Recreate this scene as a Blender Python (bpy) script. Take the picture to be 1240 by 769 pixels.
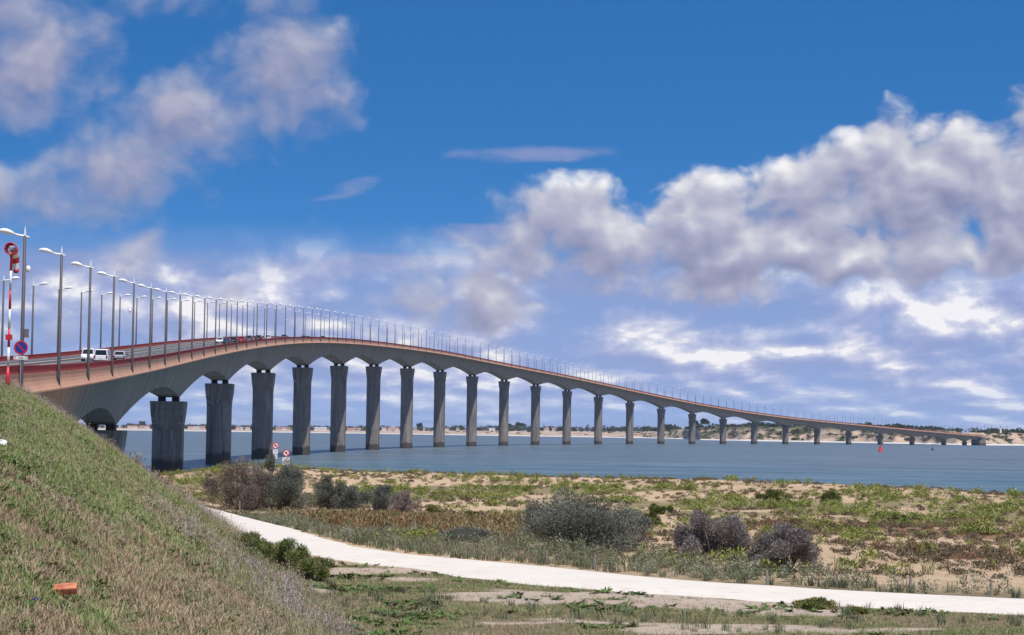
import bpy, bmesh, math, random
import numpy as np
from mathutils import Matrix, Vector

for o in list(bpy.data.objects): bpy.data.objects.remove(o)
random.seed(5)
RNG = np.random.default_rng(11)
SC = bpy.context.scene
COL = SC.collection

# ------------------------------------------------------------------ camera
FPX = 2535.6           # focal length in pixels of a 1240 px wide frame
CAM_H = 8.95
cam_data = bpy.data.cameras.new('camera')
cam = bpy.data.objects.new('camera', cam_data); COL.objects.link(cam)
cam_data.sensor_width = 36.0
cam_data.lens = 36.0 * FPX / 1240.0
cam_data.clip_start = 0.2
cam_data.clip_end = 60000
_p, _r = math.atan((523.5 - 384.5) / FPX), 0.0141
_F = Vector((0, math.cos(_p), math.sin(_p))); _R0 = Vector((1, 0, 0)); _U0 = Vector((0, -math.sin(_p), math.cos(_p)))
_R = math.cos(_r) * _R0 + math.sin(_r) * _U0; _U = -math.sin(_r) * _R0 + math.cos(_r) * _U0
cam.matrix_world = Matrix(((_R.x, _U.x, -_F.x, 0), (_R.y, _U.y, -_F.y, 0), (_R.z, _U.z, -_F.z, CAM_H), (0, 0, 0, 1)))
SC.camera = cam

# ------------------------------------------------------------------ light and exposure
SUN_EL = math.radians(67)
SUN_AZ = math.radians(154)       # clockwise from +Y
sun_data = bpy.data.lights.new('sun', 'SUN'); sun_data.energy = 4.8; sun_data.angle = math.radians(0.53)
sun_data.color = (1.0, 0.95, 0.88)
sun = bpy.data.objects.new('sun', sun_data); COL.objects.link(sun)
_to_sun = Vector((math.sin(SUN_AZ) * math.cos(SUN_EL), math.cos(SUN_AZ) * math.cos(SUN_EL), math.sin(SUN_EL)))
sun.rotation_euler = (-_to_sun).to_track_quat('-Z', 'Y').to_euler()
sun.location = (0, 0, 200)
SC.view_settings.view_transform = 'Standard'
SC.view_settings.look = 'None'
SC.view_settings.exposure = 0.0
SC.view_settings.gamma = 1.0
SC.view_settings.use_curve_mapping = False
SC.cycles.max_bounces = 6
SC.cycles.diffuse_bounces = 3
SC.cycles.transparent_max_bounces = 6
SC.cycles.use_denoising = True

# ------------------------------------------------------------------ node helper
class N:
    def __init__(self, tree): self.t = tree
    def new(self, typ, **kw):
        n = self.t.nodes.new(typ)
        for k, v in kw.items(): setattr(n, k, v)
        return n
    def link(self, a, b): self.t.links.new(a, b)
    def put(self, sock, v):
        if v is None: return
        if isinstance(v, bpy.types.NodeSocket): self.link(v, sock)
        elif isinstance(v, (tuple, list)):
            if len(sock.default_value) == 4 and len(v) == 3: v = (*v, 1)
            sock.default_value = v
        else: sock.default_value = v
    def m(self, op, a, b=None, c=None, clamp=False):
        n = self.new('ShaderNodeMath', operation=op, use_clamp=clamp)
        for i, v in enumerate((a, b, c)): self.put(n.inputs[i], v)
        return n.outputs[0]
    def vm(self, op, a, b=None, scale=None):
        n = self.new('ShaderNodeVectorMath', operation=op)
        self.put(n.inputs[0], a); self.put(n.inputs[1], b)
        if scale is not None: self.put(n.inputs['Scale'], scale)
        return n.outputs['Value'] if op in ('DOT_PRODUCT', 'LENGTH', 'DISTANCE') else n.outputs[0]
    def xyz(self, x, y, z):
        n = self.new('ShaderNodeCombineXYZ')
        for i, v in enumerate((x, y, z)): self.put(n.inputs[i], v)
        return n.outputs[0]
    def sep(self, v):
        n = self.new('ShaderNodeSeparateXYZ'); self.put(n.inputs[0], v); return n.outputs
    def noise(self, vec, scale, detail=4, rough=0.5, dist=0.0, lac=2.0, dims='3D'):
        n = self.new('ShaderNodeTexNoise', noise_dimensions=dims); self.put(n.inputs['Vector'], vec)
        n.inputs['Scale'].default_value = scale; n.inputs['Detail'].default_value = detail
        n.inputs['Roughness'].default_value = rough; n.inputs['Distortion'].default_value = dist
        n.inputs['Lacunarity'].default_value = lac
        return n.outputs['Fac']
    def ramp(self, fac, stops, interp='LINEAR'):
        n = self.new('ShaderNodeValToRGB'); self.put(n.inputs[0], fac); e = n.color_ramp.elements
        n.color_ramp.interpolation = interp
        while len(e) < len(stops): e.new(0.5)
        for i, (p, c) in enumerate(stops):
            e[i].position = p
            e[i].color = (c, c, c, 1) if not isinstance(c, (tuple, list)) else (*c[:3], 1)
        return n.outputs['Color']
    def mix(self, fac, a, b, blend='MIX'):
        n = self.new('ShaderNodeMix', data_type='RGBA', blend_type=blend)
        self.put(n.inputs[0], fac); self.put(n.inputs[6], a); self.put(n.inputs[7], b)
        return n.outputs[2]
    def smooth(self, v, lo, hi, a=0.0, b=1.0):
        n = self.new('ShaderNodeMapRange', interpolation_type='SMOOTHSTEP')
        for i, q in enumerate((v, lo, hi, a, b)): self.put(n.inputs[i], q)
        return n.outputs[0]
    def mapping(self, vec, loc=(0, 0, 0), rot=(0, 0, 0), scale=(1, 1, 1), typ='POINT'):
        n = self.new('ShaderNodeMapping', vector_type=typ); self.put(n.inputs[0], vec)
        n.inputs['Location'].default_value = loc; n.inputs['Rotation'].default_value = rot; n.inputs['Scale'].default_value = scale
        return n.outputs[0]

# ------------------------------------------------------------------ sky with clouds (a function of direction only)
world = bpy.data.worlds.new('World'); SC.world = world; world.use_nodes = True
wt = world.node_tree; wt.nodes.clear(); w = N(wt)
SKY_F = FPX / 100.0                     # cloud coordinates: hundredths of a pixel-angle

def cloud_group(name, detail, fine):
    g = bpy.data.node_groups.new(name, 'ShaderNodeTree')
    g.interface.new_socket('p', in_out='INPUT', socket_type='NodeSocketVector')
    g.interface.new_socket('density', in_out='OUTPUT', socket_type='NodeSocketFloat')
    q = N(g); gi = q.new('NodeGroupInput'); go = q.new('NodeGroupOutput')
    p = gi.outputs[0]
    # warp the coordinates a little so that no outline is an ellipse
    wn = q.new('ShaderNodeTexNoise', noise_dimensions='2D'); q.put(wn.inputs['Vector'], p); wn.inputs['Scale'].default_value = 1.6; wn.inputs['Detail'].default_value = 2
    warp = q.vm('SCALE', q.vm('SUBTRACT', wn.outputs['Color'], (0.5, 0.5, 0.5)), scale=0.30)
    pw = q.vm('ADD', p, warp)
    x, y, z = q.sep(p)
    # cloud bodies: (x px, y px, radius x, radius y, tilt, strength)
    bodies = [(20, 75, 105, 95, 0, 1.3), (140, 190, 105, 58, .25, 1.3), (240, 140, 95, 66, .4, 1.3), (340, 95, 90, 84, 0, 1.35),
              (30, 240, 180, 46, 0, 1.2), (250, 0, 120, 34, 0, .6), (165, 312, 40, 30, .3, 1.3),
               (500, 355, 85, 34, 0, 1.0), (600, 372, 66, 42, 0, 1.2),
              (690, 285, 100, 80, .1, 1.25), (860, 285, 170, 66, 0, 1.15), (1010, 255, 120, 70, .12, 1.2), (1110, 225, 115, 82, 0, 1.35),
              (1260, 255, 150, 92, 0, 1.25), (960, 305, 390, 42, 0, 1.15), (870, 345, 90, 26, 0, 1.0),
              (1420, 210, 200, 110, 0, 1.2), (-160, 130, 150, 110, 0, 1.0), (80, 410, 40, 22, 0, .7), (280, 352, 40, 22, 0, .8)]
    acc = None
    for (bx, by, rx, ry, tilt, st) in bodies:
        az = math.atan((bx - 620) / FPX) * SKY_F; el = (523.5 + .0141 * (bx - 620) - by) / 100.0
        d = q.mapping(pw, (az, el, 0), (0, 0, tilt), (rx / 100, ry / 100, 1e3), 'TEXTURE')
        v = q.m('MULTIPLY_ADD', q.vm('DOT_PRODUCT', d, d), -0.75 * st, st)
        acc = v if acc is None else q.m('SMOOTH_MAX', acc, v, 0.35)
    acc = q.m('MAXIMUM', acc, -1.1)
    # the rest of the sky carries scattered clouds of the same kind
    far = q.m('MAXIMUM', q.smooth(q.m('ABSOLUTE', x), 7.4, 10), q.smooth(y, 6.2, 9))
    scat = q.m('MULTIPLY', q.m('SUBTRACT', q.noise(q.vm('MULTIPLY', p, (.16, .3, .2)), 1.0, 2, dims='2D'), 0.45), 5.0)
    acc = q.m('ADD', q.m('MULTIPLY', acc, q.m('SUBTRACT', 1.0, far)), q.m('MULTIPLY', scat, far))
    billow = q.m('SUBTRACT', q.noise(q.vm('MULTIPLY', pw, (.85, 1.2, 1)), 1.15, detail, 0.54, 0.0, 2.1, dims='2D'), 0.5)
    def cell(sc, off):
        n = q.new('ShaderNodeTexVoronoi', feature='SMOOTH_F1', voronoi_dimensions='2D'); n.inputs['Scale'].default_value = sc
        q.put(n.inputs['Vector'], q.vm('ADD', pw, off)); n.inputs['Smoothness'].default_value = 0.35; n.inputs['Detail'].default_value = 0.0
        return q.m('SUBTRACT', 0.40, n.outputs['Distance'])
    puff = q.m('ADD', cell(1.35, (3, 1, 0)), q.m('MULTIPLY', cell(3.9, (0, 0, 0)), 0.4))
    dens = q.m('ADD', acc, q.m('ADD', q.m('MULTIPLY', billow, 2.3), q.m('MULTIPLY', puff, 0.85)))
    q.link(dens, go.inputs[0])
    return g

CG = cloud_group('cloud_density', 7, True); CGL = cloud_group('cloud_density_soft', 2.6, False)
tc = w.new('ShaderNodeTexCoord')
D = w.vm('NORMALIZE', tc.outputs['Generated'])
dx, dy, dz = w.sep(D)
azs = w.m('MULTIPLY', w.m('ARCTAN2', dx, dy), SKY_F)
els = w.m('MULTIPLY', w.m('ARCSINE', w.m('MAXIMUM', dz, 0.0)), SKY_F)
P = w.xyz(azs, els, 0.0)
def dens_at(off, grp):
    n = w.new('ShaderNodeGroup'); n.node_tree = grp
    w.link(w.vm('ADD', P, off), n.inputs[0]); return n.outputs[0]
d0 = dens_at((0, 0, 0), CG); e1 = dens_at((.06, .26, 0), CGL); e0 = dens_at((0, 0, 0), CGL)
crisp = w.smooth(azs, -2.5, 1.5, 1.7, 0.8)
cover = w.smooth(d0, 0.0, crisp)
# light from above: parts with little cloud above them are bright, bases are grey
lit = w.m('MULTIPLY_ADD', w.m('SUBTRACT', w.m('MULTIPLY_ADD', w.m('SUBTRACT', d0, e0), 0.75, e0), e1), w.smooth(azs, -2.5, 1.5, .26, .50), w.smooth(azs, -2.5, 1.5, .23, .35))
lit = w.m('ADD', lit, w.m('MULTIPLY', w.smooth(d0, 1.3, 0.2), 0.12), clamp=True)
ccol = w.ramp(lit, [(0.0, (0.27, 0.285, 0.44)), (0.30, (0.37, 0.38, 0.53)), (0.52, (0.485, 0.495, 0.615)), (0.74, (0.675, 0.665, 0.74)), (1.0, (0.96, 0.945, 0.95))])
sky = w.new('ShaderNodeTexSky', sky_type='NISHITA', sun_disc=False, sun_elevation=SUN_EL, sun_rotation=SUN_AZ, altitude=300,
            air_density=1.0, dust_density=0.2, ozone_density=4.0)
# the polarised look of the photograph: the deep blue of the upper sky reaches lower down
w.link(w.vm('NORMALIZE', w.xyz(dx, dy, w.m('MULTIPLY_ADD', w.m('ABSOLUTE', dz), 2.9, 0.12))), sky.inputs[0])
hs = w.new('ShaderNodeHueSaturation'); hs.inputs['Saturation'].default_value = 1.30; hs.inputs['Value'].default_value = 1.3
w.link(sky.outputs[0], hs.inputs['Color'])
SKY_STRENGTH = 0.12
# a flat broken layer of cloud above the horizon, its rows closing up with distance
yl = w.m('LOGARITHM', w.m('MAXIMUM', w.m('ADD', els, 0.55), 0.05), 2.718)
rp = w.xyz(w.m('MULTIPLY', azs, 0.95), w.m('MULTIPLY', yl, 3.6), 0.0)
rowa = w.noise(rp, 1.0, 7, 0.56, 0.1, dims='2D')
def rcell(off):
    n = w.new('ShaderNodeTexVoronoi', feature='SMOOTH_F1', voronoi_dimensions='2D'); n.inputs['Scale'].default_value = 1.7; n.inputs['Smoothness'].default_value = 0.5; n.inputs['Detail'].default_value = 0.0
    w.put(n.inputs['Vector'], w.vm('ADD', rp, off)); return w.m('MULTIPLY', w.m('SUBTRACT', .4, n.outputs['Distance']), .20)
rowa = w.m('ADD', rowa, rcell((0, 0, 0)))
rowb = w.noise(w.vm('ADD', rp, (.1, .28, 0)), 1.0, 3, 0.5, 0.1, dims='2D')
rowb = w.m('ADD', rowb, rcell((.08, .22, 0)))
rowm = w.noise(w.vm('MULTIPLY', P, (.45, .8, 1)), 1.0, 2, dims='2D')
band = w.smooth(els, 2.55, 1.55)
veil = w.m('MULTIPLY', band, w.smooth(w.m('MULTIPLY_ADD', rowm, .8, w.m('MULTIPLY', rowa, .5)), .42, .74, .62, .97))
rowlit = w.m('ADD', w.m('MULTIPLY', w.m('SUBTRACT', rowa, rowb), 1.7), w.m('MULTIPLY_ADD', w.m('SUBTRACT', rowa, .5), 1.6, w.m('MULTIPLY_ADD', rowm, 1.2, -.20)), clamp=True)
rcol = w.ramp(rowlit, [(0.0, (0.31, 0.375, 0.64)), (0.35, (0.39, 0.445, 0.70)), (0.6, (0.51, 0.55, 0.76)), (0.82, (0.66, 0.68, 0.82)), (1.0, (0.93, 0.92, 0.95))])
haze_f = w.smooth(els, 2.6, -0.3, 0.0, 0.85)
base = w.mix(haze_f, hs.outputs[0], (0.33 / SKY_STRENGTH, 0.45 / SKY_STRENGTH, 0.78 / SKY_STRENGTH))
# thin grey streaks
wsum = None
for (bx, by, rx, ry, tilt, st) in [(640, 187, 120, 11, .03, .75), (575, 283, 75, 16, .02, .8), (400, 326, 260, 20, .08, 1.0), (120, 335, 260, 34, 0, .9), (740, 340, 200, 24, 0, .8), (420, 236, 60, 14, .5, .35)]:
    az = math.atan((bx - 620) / FPX) * SKY_F; el = (523.5 + .0141 * (bx - 620) - by) / 100.0
    dd = w.mapping(P, (az, el, 0), (0, 0, tilt), (rx / 100, ry / 100, 1e3), 'TEXTURE')
    v = w.m('MULTIPLY_ADD', w.vm('DOT_PRODUCT', dd, dd), -st, st)
    wsum = v if wsum is None else w.m('MAXIMUM', wsum, v)
wn2 = w.noise(w.vm('MULTIPLY', P, (1.1, 4.5, 1)), 1.0, 5, .55, .3, dims='2D')
wmask = w.smooth(w.m('ADD', wsum, w.m('MULTIPLY', w.m('SUBTRACT', wn2, .5), 1.8)), 0.0, 1.0, 0.0, 0.72)
base = w.mix(wmask, base, (0.29 / SKY_STRENGTH, 0.34 / SKY_STRENGTH, 0.58 / SKY_STRENGTH))
base = w.mix(w.m('MULTIPLY', veil, w.smooth(els, 0.0, .9, .45, 1.0)), base, w.vm('SCALE', rcol, scale=1.0 / SKY_STRENGTH))
clr = w.vm('SCALE', ccol, scale=1.0 / SKY_STRENGTH)
opac = w.m('MULTIPLY', cover, w.smooth(els, -0.1, 1.6, 0.30, 0.95))
fin = w.mix(opac, base, clr)
bg = w.new('ShaderNodeBackground'); w.link(fin, bg.inputs[0]); bg.inputs[1].default_value = SKY_STRENGTH
wo = w.new('ShaderNodeOutputWorld'); w.link(bg.outputs[0], wo.inputs[0])
world.cycles.sampling_method = 'MANUAL'; world.cycles.sample_map_resolution = 256

# ------------------------------------------------------------------ materials
MATS = {}
def material(name, build):
    if name in MATS: return MATS[name]
    m = bpy.data.materials.new(name); m.use_nodes = True; t = m.node_tree; t.nodes.clear(); n = N(t)
    b = n.new('ShaderNodeBsdfPrincipled'); o = n.new('ShaderNodeOutputMaterial'); n.link(b.outputs[0], o.inputs[0])
    build(n, b); MATS[name] = m; return m
def bump(n, b, h, strength=0.5, dist=0.05):
    k = n.new('ShaderNodeBump'); k.inputs['Strength'].default_value = strength; k.inputs['Distance'].default_value = dist
    n.link(h, k.inputs['Height']); n.link(k.outputs[0], b.inputs['Normal'])
def geo(n): return n.new('ShaderNodeNewGeometry').outputs['Position']
def paint(name, col, rough=0.5, metal=0.0, var=0.12, scale=3.0):
    def f(n, b):
        v = n.noise(n.new('ShaderNodeTexCoord').outputs['Object'], scale, 5, 0.6)
        c = n.mix(v, tuple(x * (1 - var) for x in col), tuple(min(1, x * (1 + var)) for x in col))
        n.put(b.inputs['Base Color'], c); b.inputs['Roughness'].default_value = rough; b.inputs['Metallic'].default_value = metal
    return material(name, f)
def leafmat(name, cols, spec=0.25, trans=0.0, rough=0.6, posscale=0.35):
    """foliage: colour differs from plant to plant and in soft patches"""
    def f(n, b):
        oi = n.new('ShaderNodeObjectInfo').outputs['Random']
        at = n.new('ShaderNodeAttribute', attribute_name='tint').outputs['Fac']
        v = n.m('ADD', n.m('MULTIPLY', n.noise(geo(n), posscale, 3), 0.5), n.m('MULTIPLY', oi, 0.3))
        v = n.m('ADD', v, n.m('MULTIPLY', at, 0.5))
        c = n.ramp(v, [(0.2 + 0.7 * i / (len(cols) - 1), c) for i, c in enumerate(cols)])
        n.put(b.inputs['Base Color'], c); b.inputs['Roughness'].default_value = rough
        b.inputs['Specular IOR Level'].default_value = spec
    return material(name, f)

def concrete(name, col, stain=(0.11, 0.105, 0.10), streak=0.6, tide=False, joints=0.0, lift=0.0):
    def f(n, b):
        p = geo(n); x, y, z = n.sep(p)
        uv = n.new('ShaderNodeTexCoord').outputs['UV']
        s1 = n.noise(n.vm('MULTIPLY', uv, (0.55, 0.05, 1)), 1.0, 6, 0.62)
        s2 = n.noise(n.vm('MULTIPLY', uv, (2.2, 0.10, 1)), 1.0, 5, 0.6)
        mott = n.noise(p, 0.22, 7, 0.62)
        fine = n.noise(p, 3.0, 6, 0.65)
        f1 = n.smooth(n.m('ADD', n.m('MULTIPLY', s1, 0.6), n.m('MULTIPLY', s2, 0.4)), 0.40, 0.64)
        c = n.mix(n.m('MULTIPLY', f1, streak), col, stain)
        c = n.mix(n.smooth(mott, 0.35, 0.65, 0, 0.5), c, tuple(q * 0.62 for q in col))
        c = n.mix(n.m('MULTIPLY', fine, 0.3), c, tuple(min(1, q * 1.18) for q in col))
        if joints:
            ux = n.sep(uv)[0]
            fr = n.m('ABSOLUTE', n.m('SUBTRACT', n.m('FRACT', n.m('DIVIDE', ux, joints)), 0.5))
            j = n.m('MULTIPLY', n.smooth(fr, 0.465, 0.5), n.smooth(n.noise(n.xyz(n.m('FLOOR', n.m('ADD', n.m('DIVIDE', ux, joints), .5)), 0, 0), 3.7, 0), .3, .7))
            c = n.mix(n.m('MULTIPLY', j, 0.9), c, tuple(q * 0.5 for q in stain))
        if tide:
            lv = n.m('ADD', z, n.m('MULTIPLY', n.m('SUBTRACT', n.noise(p, 0.5, 4), 0.5), 3.0))
            c = n.mix(n.smooth(lv, 3.4, 2.2, 0, 0.75), c, (0.035, 0.034, 0.03))
            lines = n.m('ABSOLUTE', n.m('SUBTRACT', n.m('FRACT', n.m('DIVIDE', z, 4.2)), 0.5))
            c = n.mix(n.smooth(lines, 0.485, 0.498, 0, 0.5), c, tuple(q * 0.5 for q in stain))
        n.put(b.inputs['Base Color'], c); b.inputs['Roughness'].default_value = 0.9
        b.inputs['Specular IOR Level'].default_value = 0.2
        bump(n, b, fine, 0.25, 0.03)
    return material(name, f)

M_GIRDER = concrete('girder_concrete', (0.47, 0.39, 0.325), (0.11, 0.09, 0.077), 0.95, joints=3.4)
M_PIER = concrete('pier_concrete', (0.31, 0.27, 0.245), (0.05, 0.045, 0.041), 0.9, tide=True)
M_CORNICE = concrete('cornice_concrete', (0.53, 0.30, 0.205), (0.30, 0.17, 0.125), 0.55)
M_ABUT = concrete('abutment_concrete', (0.34, 0.31, 0.29), (0.14, 0.13, 0.12), 0.7)
M_DARK = paint('bearing_rubber', (0.03, 0.03, 0.03), 0.8)
M_RED = paint('red_rail_paint', (0.34, 0.020, 0.014), 0.8, var=0.25, scale=0.6)
M_POLE = paint('galvanised_pole', (0.075, 0.066, 0.066), 0.6, 0.0)
M_WHITE = paint('white_enamel', (0.82, 0.82, 0.82), 0.35, var=0.04)
M_STEEL = paint('galvanised_steel', (0.42, 0.42, 0.42), 0.45, 0.6)
M_GREYBOX = paint('grey_cabinet', (0.14, 0.14, 0.15), 0.5)
M_LENS = paint('lamp_lens', (0.55, 0.56, 0.58), 0.15)

def f_asphalt(n, b):
    p = geo(n); v = n.noise(p, 0.25, 5); f = n.noise(p, 30, 3)
    c = n.mix(v, (0.060, 0.057, 0.055), (0.11, 0.105, 0.10)); c = n.mix(n.m('MULTIPLY', f, .4), c, (0.14, 0.135, 0.13))
    n.put(b.inputs['Base Color'], c); b.inputs['Roughness'].default_value = 0.85
M_ASPHALT = material('asphalt', f_asphalt)
M_MARK = paint('road_paint', (0.7, 0.7, 0.68), 0.6, var=0.15, scale=1)
M_KERB = concrete('kerb_concrete', (0.36, 0.30, 0.27), (0.22, 0.19, 0.17), 0.5)

# ------------------------------------------------------------------ mesh helpers
def mesh(name, verts, faces, mat=None, parent=None, smooth=False, uvs=None, tints=None, link=True):
    me = bpy.data.meshes.new(name)
    me.from_pydata([tuple(v) for v in verts], [], [tuple(f) for f in faces])
    if uvs is not None:
        ul = me.uv_layers.new(name='UVMap'); vi = np.empty(len(me.loops), np.int32); me.loops.foreach_get('vertex_index', vi)
        ul.data.foreach_set('uv', np.asarray(uvs, np.float32)[vi].ravel())
    if tints is not None:
        a = me.attributes.new('tint', 'FLOAT', 'POINT'); a.data.foreach_set('value', np.asarray(tints, np.float32))
    if smooth: me.polygons.foreach_set('use_smooth', [True] * len(me.polygons))
    if mat: me.materials.append(mat)
    o = bpy.data.objects.new(name, me)
    if parent: o.parent = parent
    if link: COL.objects.link(o)
    return o
def empty(name, loc=(0, 0, 0), rz=0.0):
    o = bpy.data.objects.new(name, None); o.location = loc; o.rotation_euler = (0, 0, rz); COL.objects.link(o)
    o.empty_display_size = 0.3
    return o
def tag(o, label=None, category=None, group=None, kind=None):
    if label: o['label'] = label
    if category: o['category'] = category
    if group: o['group'] = group
    if kind: o['kind'] = kind
    return o
class Geo:
    """collects simple solids into one vertex/face list"""
    def __init__(self): self.v = []; self.f = []
    def add(self, vs, fs):
        k = len(self.v); self.v += [tuple(v) for v in vs]; self.f += [tuple(i + k for i in f) for f in fs]; return self
    def box(self, c, s, rz=0.0, taper=1.0):
        cx, cy, cz = c; sx, sy, sz = (q / 2 for q in s); co, si = math.cos(rz), math.sin(rz); vs = []
        for z, t in ((-sz, 1.0), (sz, taper)):
            for x, y in ((-sx, -sy), (sx, -sy), (sx, sy), (-sx, sy)):
                vs.append((cx + (x * co - y * si) * t, cy + (x * si + y * co) * t, cz + z))
        return self.add(vs, [(3, 2, 1, 0), (4, 5, 6, 7), (0, 1, 5, 4), (1, 2, 6, 5), (2, 3, 7, 6), (3, 0, 4, 7)])
    def tube(self, pts, radii, n=8, cap=True):
        pts = [Vector(p) for p in pts]; vs = []; fs = []
        for i, p in enumerate(pts):
            d = (pts[min(i + 1, len(pts) - 1)] - pts[max(i - 1, 0)]).normalized()
            a = d.cross(Vector((0, 0, 1)) if abs(d.z) < 0.95 else Vector((1, 0, 0))).normalized(); b = d.cross(a)
            for k in range(n):
                t = 2 * math.pi * k / n; vs.append(p + (a * math.cos(t) + b * math.sin(t)) * radii[i])
        for i in range(len(pts) - 1):
            for k in range(n):
                k2 = (k + 1) % n; fs.append((i * n + k, i * n + k2, (i + 1) * n + k2, (i + 1) * n + k))
        if cap: fs += [tuple(range(n))[::-1], tuple((len(pts) - 1) * n + k for k in range(n))]
        return self.add(vs, fs)
    def lathe(self, c, prof, n=16, ax='z'):
        vs = []; fs = []
        for r, h in prof:
            for k in range(n):
                t = 2 * math.pi * k / n; a, b_ = r * math.cos(t), r * math.sin(t)
                vs.append({'z': (c[0] + a, c[1] + b_, c[2] + h), 'y': (c[0] + a, c[1] + h, c[2] + b_), 'x': (c[0] + h, c[1] + a, c[2] + b_)}[ax])
        for i in range(len(prof) - 1):
            for k in range(n):
                k2 = (k + 1) % n; fs.append((i * n + k, i * n + k2, (i + 1) * n + k2, (i + 1) * n + k))
        fs += [tuple(range(n))[::-1], tuple((len(prof) - 1) * n + k for k in range(n))]
        return self.add(vs, fs)
    def prism(self, poly, y0, y1):
        """polygon in x,z extruded along y"""
        n = len(poly); vs = [(x, y0, z) for x, z in poly] + [(x, y1, z) for x, z in poly]
        fs = [tuple(range(n)), tuple(range(2 * n - 1, n - 1, -1))] + [(i, i + n, (i + 1) % n + n, (i + 1) % n) for i in range(n)]
        return self.add(vs, fs)
    def build(self, name, mat, parent=None, smooth=False, **k): return mesh(name, self.v, self.f, mat, parent, smooth, **k)

def fbm(x, y, scale, seed=0, octaves=4, rough=0.5):
    """numpy value noise, about -1..1"""
    x = np.asarray(x, float) / scale; y = np.asarray(y, float) / scale; out = 0 * x; amp = 1.0; tot = 0
    for o in range(octaves):
        xi = np.floor(x).astype(np.int64); yi = np.floor(y).astype(np.int64); fx = x - xi; fy = y - yi
        fx = fx * fx * (3 - 2 * fx); fy = fy * fy * (3 - 2 * fy)
        def h(a, b):
            k = (a * 374761393 + b * 668265263 + (seed + o) * 974634777) & 0x7fffffff
            k = ((k ^ (k >> 13)) * 1274126177) & 0x7fffffff
            return ((k ^ (k >> 16)) & 0xffff) / 32767.5 - 1
        v = (h(xi, yi) * (1 - fx) + h(xi + 1, yi) * fx) * (1 - fy) + (h(xi, yi + 1) * (1 - fx) + h(xi + 1, yi + 1) * fx) * fy
        out = out + v * amp; tot += amp; amp *= rough; x = x * 2.03 + 17; y = y * 2.03 + 31
    return out / tot
def sstep(v, a, b):
    t = np.clip((np.asarray(v, float) - a) / (b - a), 0, 1); return t * t * (3 - 2 * t)

# ------------------------------------------------------------------ the bridge line: plan heading and parapet height every 110 m
TH = [-0.1365, -0.1089, -0.0879, -0.0624, -0.0337, -0.0058, 0.0221, 0.0486, 0.0774, 0.1047, 0.1329, 0.1629, 0.1913, 0.219, 0.2483, 0.2786, 0.3082,
      0.3355, 0.3612, 0.3901, 0.4217, 0.4521, 0.4811, 0.5098, 0.5385, 0.5658, 0.5918, 0.6179, 0.6439]
ZR = [11.17, 14.64, 19.33, 25.05, 31.04, 36.92, 41.92, 46.04, 49.3, 51.93, 53.58, 54.05, 53.97, 53.48, 52.28, 50.02, 47.0, 43.53, 39.93, 36.48,
      33.28, 30.41, 27.89, 25.49, 22.99, 20.24, 17.32, 14.31, 11.29]
_k = np.arange(-2, 27) * 110.0
_s = np.arange(-440, 3200, 2.75)
_kk = np.concatenate([[-440], _k, [3200]])
_th = np.interp(_s, _kk, [-0.1365 - .03] + TH + [0.70])
_z = np.interp(_s, _kk, [11.17 - 220 * .0285] + ZR + [5.5])
for _ in range(3):      # round the kinks of the profile over about 100 m
    _zz = np.pad(_z, 12, mode='reflect', reflect_type='odd'); _z = np.convolve(_zz, np.ones(25) / 25, 'valid')
_X = np.concatenate([[0], np.cumsum(np.sin((_th[1:] + _th[:-1]) / 2) * 2.75)]); _Y = np.concatenate([[0], np.cumsum(np.cos((_th[1:] + _th[:-1]) / 2) * 2.75)])
_i0 = np.argmin(abs(_s)); _X += -59.21 - _X[_i0]; _Y += 303.83 - _Y[_i0]
def BL(s): return (np.interp(s, _s, _X), np.interp(s, _s, _Y), np.interp(s, _s, _z), np.interp(s, _s, _th))
def BP(s, off, dz):
    """station s, offset to the right, height relative to the top of the red rail"""
    x, y, z, t = BL(s); return (float(x + off * np.cos(t)), float(y - off * np.sin(t)), float(z + dz))
def sweep(name, profile, s0, s1, mat, parent=None, step=5.5, closed=True, smooth=False, prof_fn=None, caps=True):
    """profile (offset, height) swept along the bridge line"""
    n = max(1, int(math.ceil((s1 - s0) / step))); ss = [s0 + (s1 - s0) * i / n for i in range(n + 1)]
    vs, fs, uv = [], [], []
    for s in ss:
        pr = prof_fn(s) if prof_fn else profile; L = 0.0; prev = None
        for (o_, h_) in pr:
            if prev: L += math.hypot(o_ - prev[0], h_ - prev[1])
            prev = (o_, h_); vs.append(BP(s, o_, h_)); uv.append((s, L))
    m = len(pr)
    for i in range(n):
        for k in range(m if closed else m - 1):
            k2 = (k + 1) % m; fs.append((i * m + k, i * m + k2, (i + 1) * m + k2, (i + 1) * m + k))
    if closed and caps: fs += [tuple(range(m))[::-1], tuple(n * m + k for k in range(m))]
    return mesh(name, vs, fs, mat, parent, smooth, uvs=uv)
S_START, S_END = -162.0, 2752.0

# ------------------------------------------------------------------ ground
def foot_x(y): y = np.asarray(y, float); return 3.7 - .158 * y - .0002 * y * y
def crest_y(x):
    x = np.asarray(x, float); xx = np.clip(x, -60, 60); return 183 - .5 * xx - .005 * xx * xx - np.maximum(x - 60, 0) * .8
PATH_UP = [(228, 612.5), (262, 619), (300, 626), (350, 638), (390, 650), (430, 661), (500, 671), (582, 678.5), (664, 685), (747, 693), (840, 700.5), (935, 708), (1084, 716), (1240, 724), (1330, 729), (1500, 738)]
PATH_LO = [(214, 612), (245, 628), (277, 642), (310, 655), (355, 667), (396, 676), (440, 682), (520, 690), (582, 700), (664, 711), (747, 719), (840, 724.5), (935, 730), (1048, 736), (1240, 744.5), (1330, 749), (1500, 757)]
def unproj(px, py, z):
    d = _F * FPX + _R * (px - 620) + _U * (384.5 - py); t = (z - CAM_H) / d.z
    return (d.x * t, d.y * t)
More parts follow.
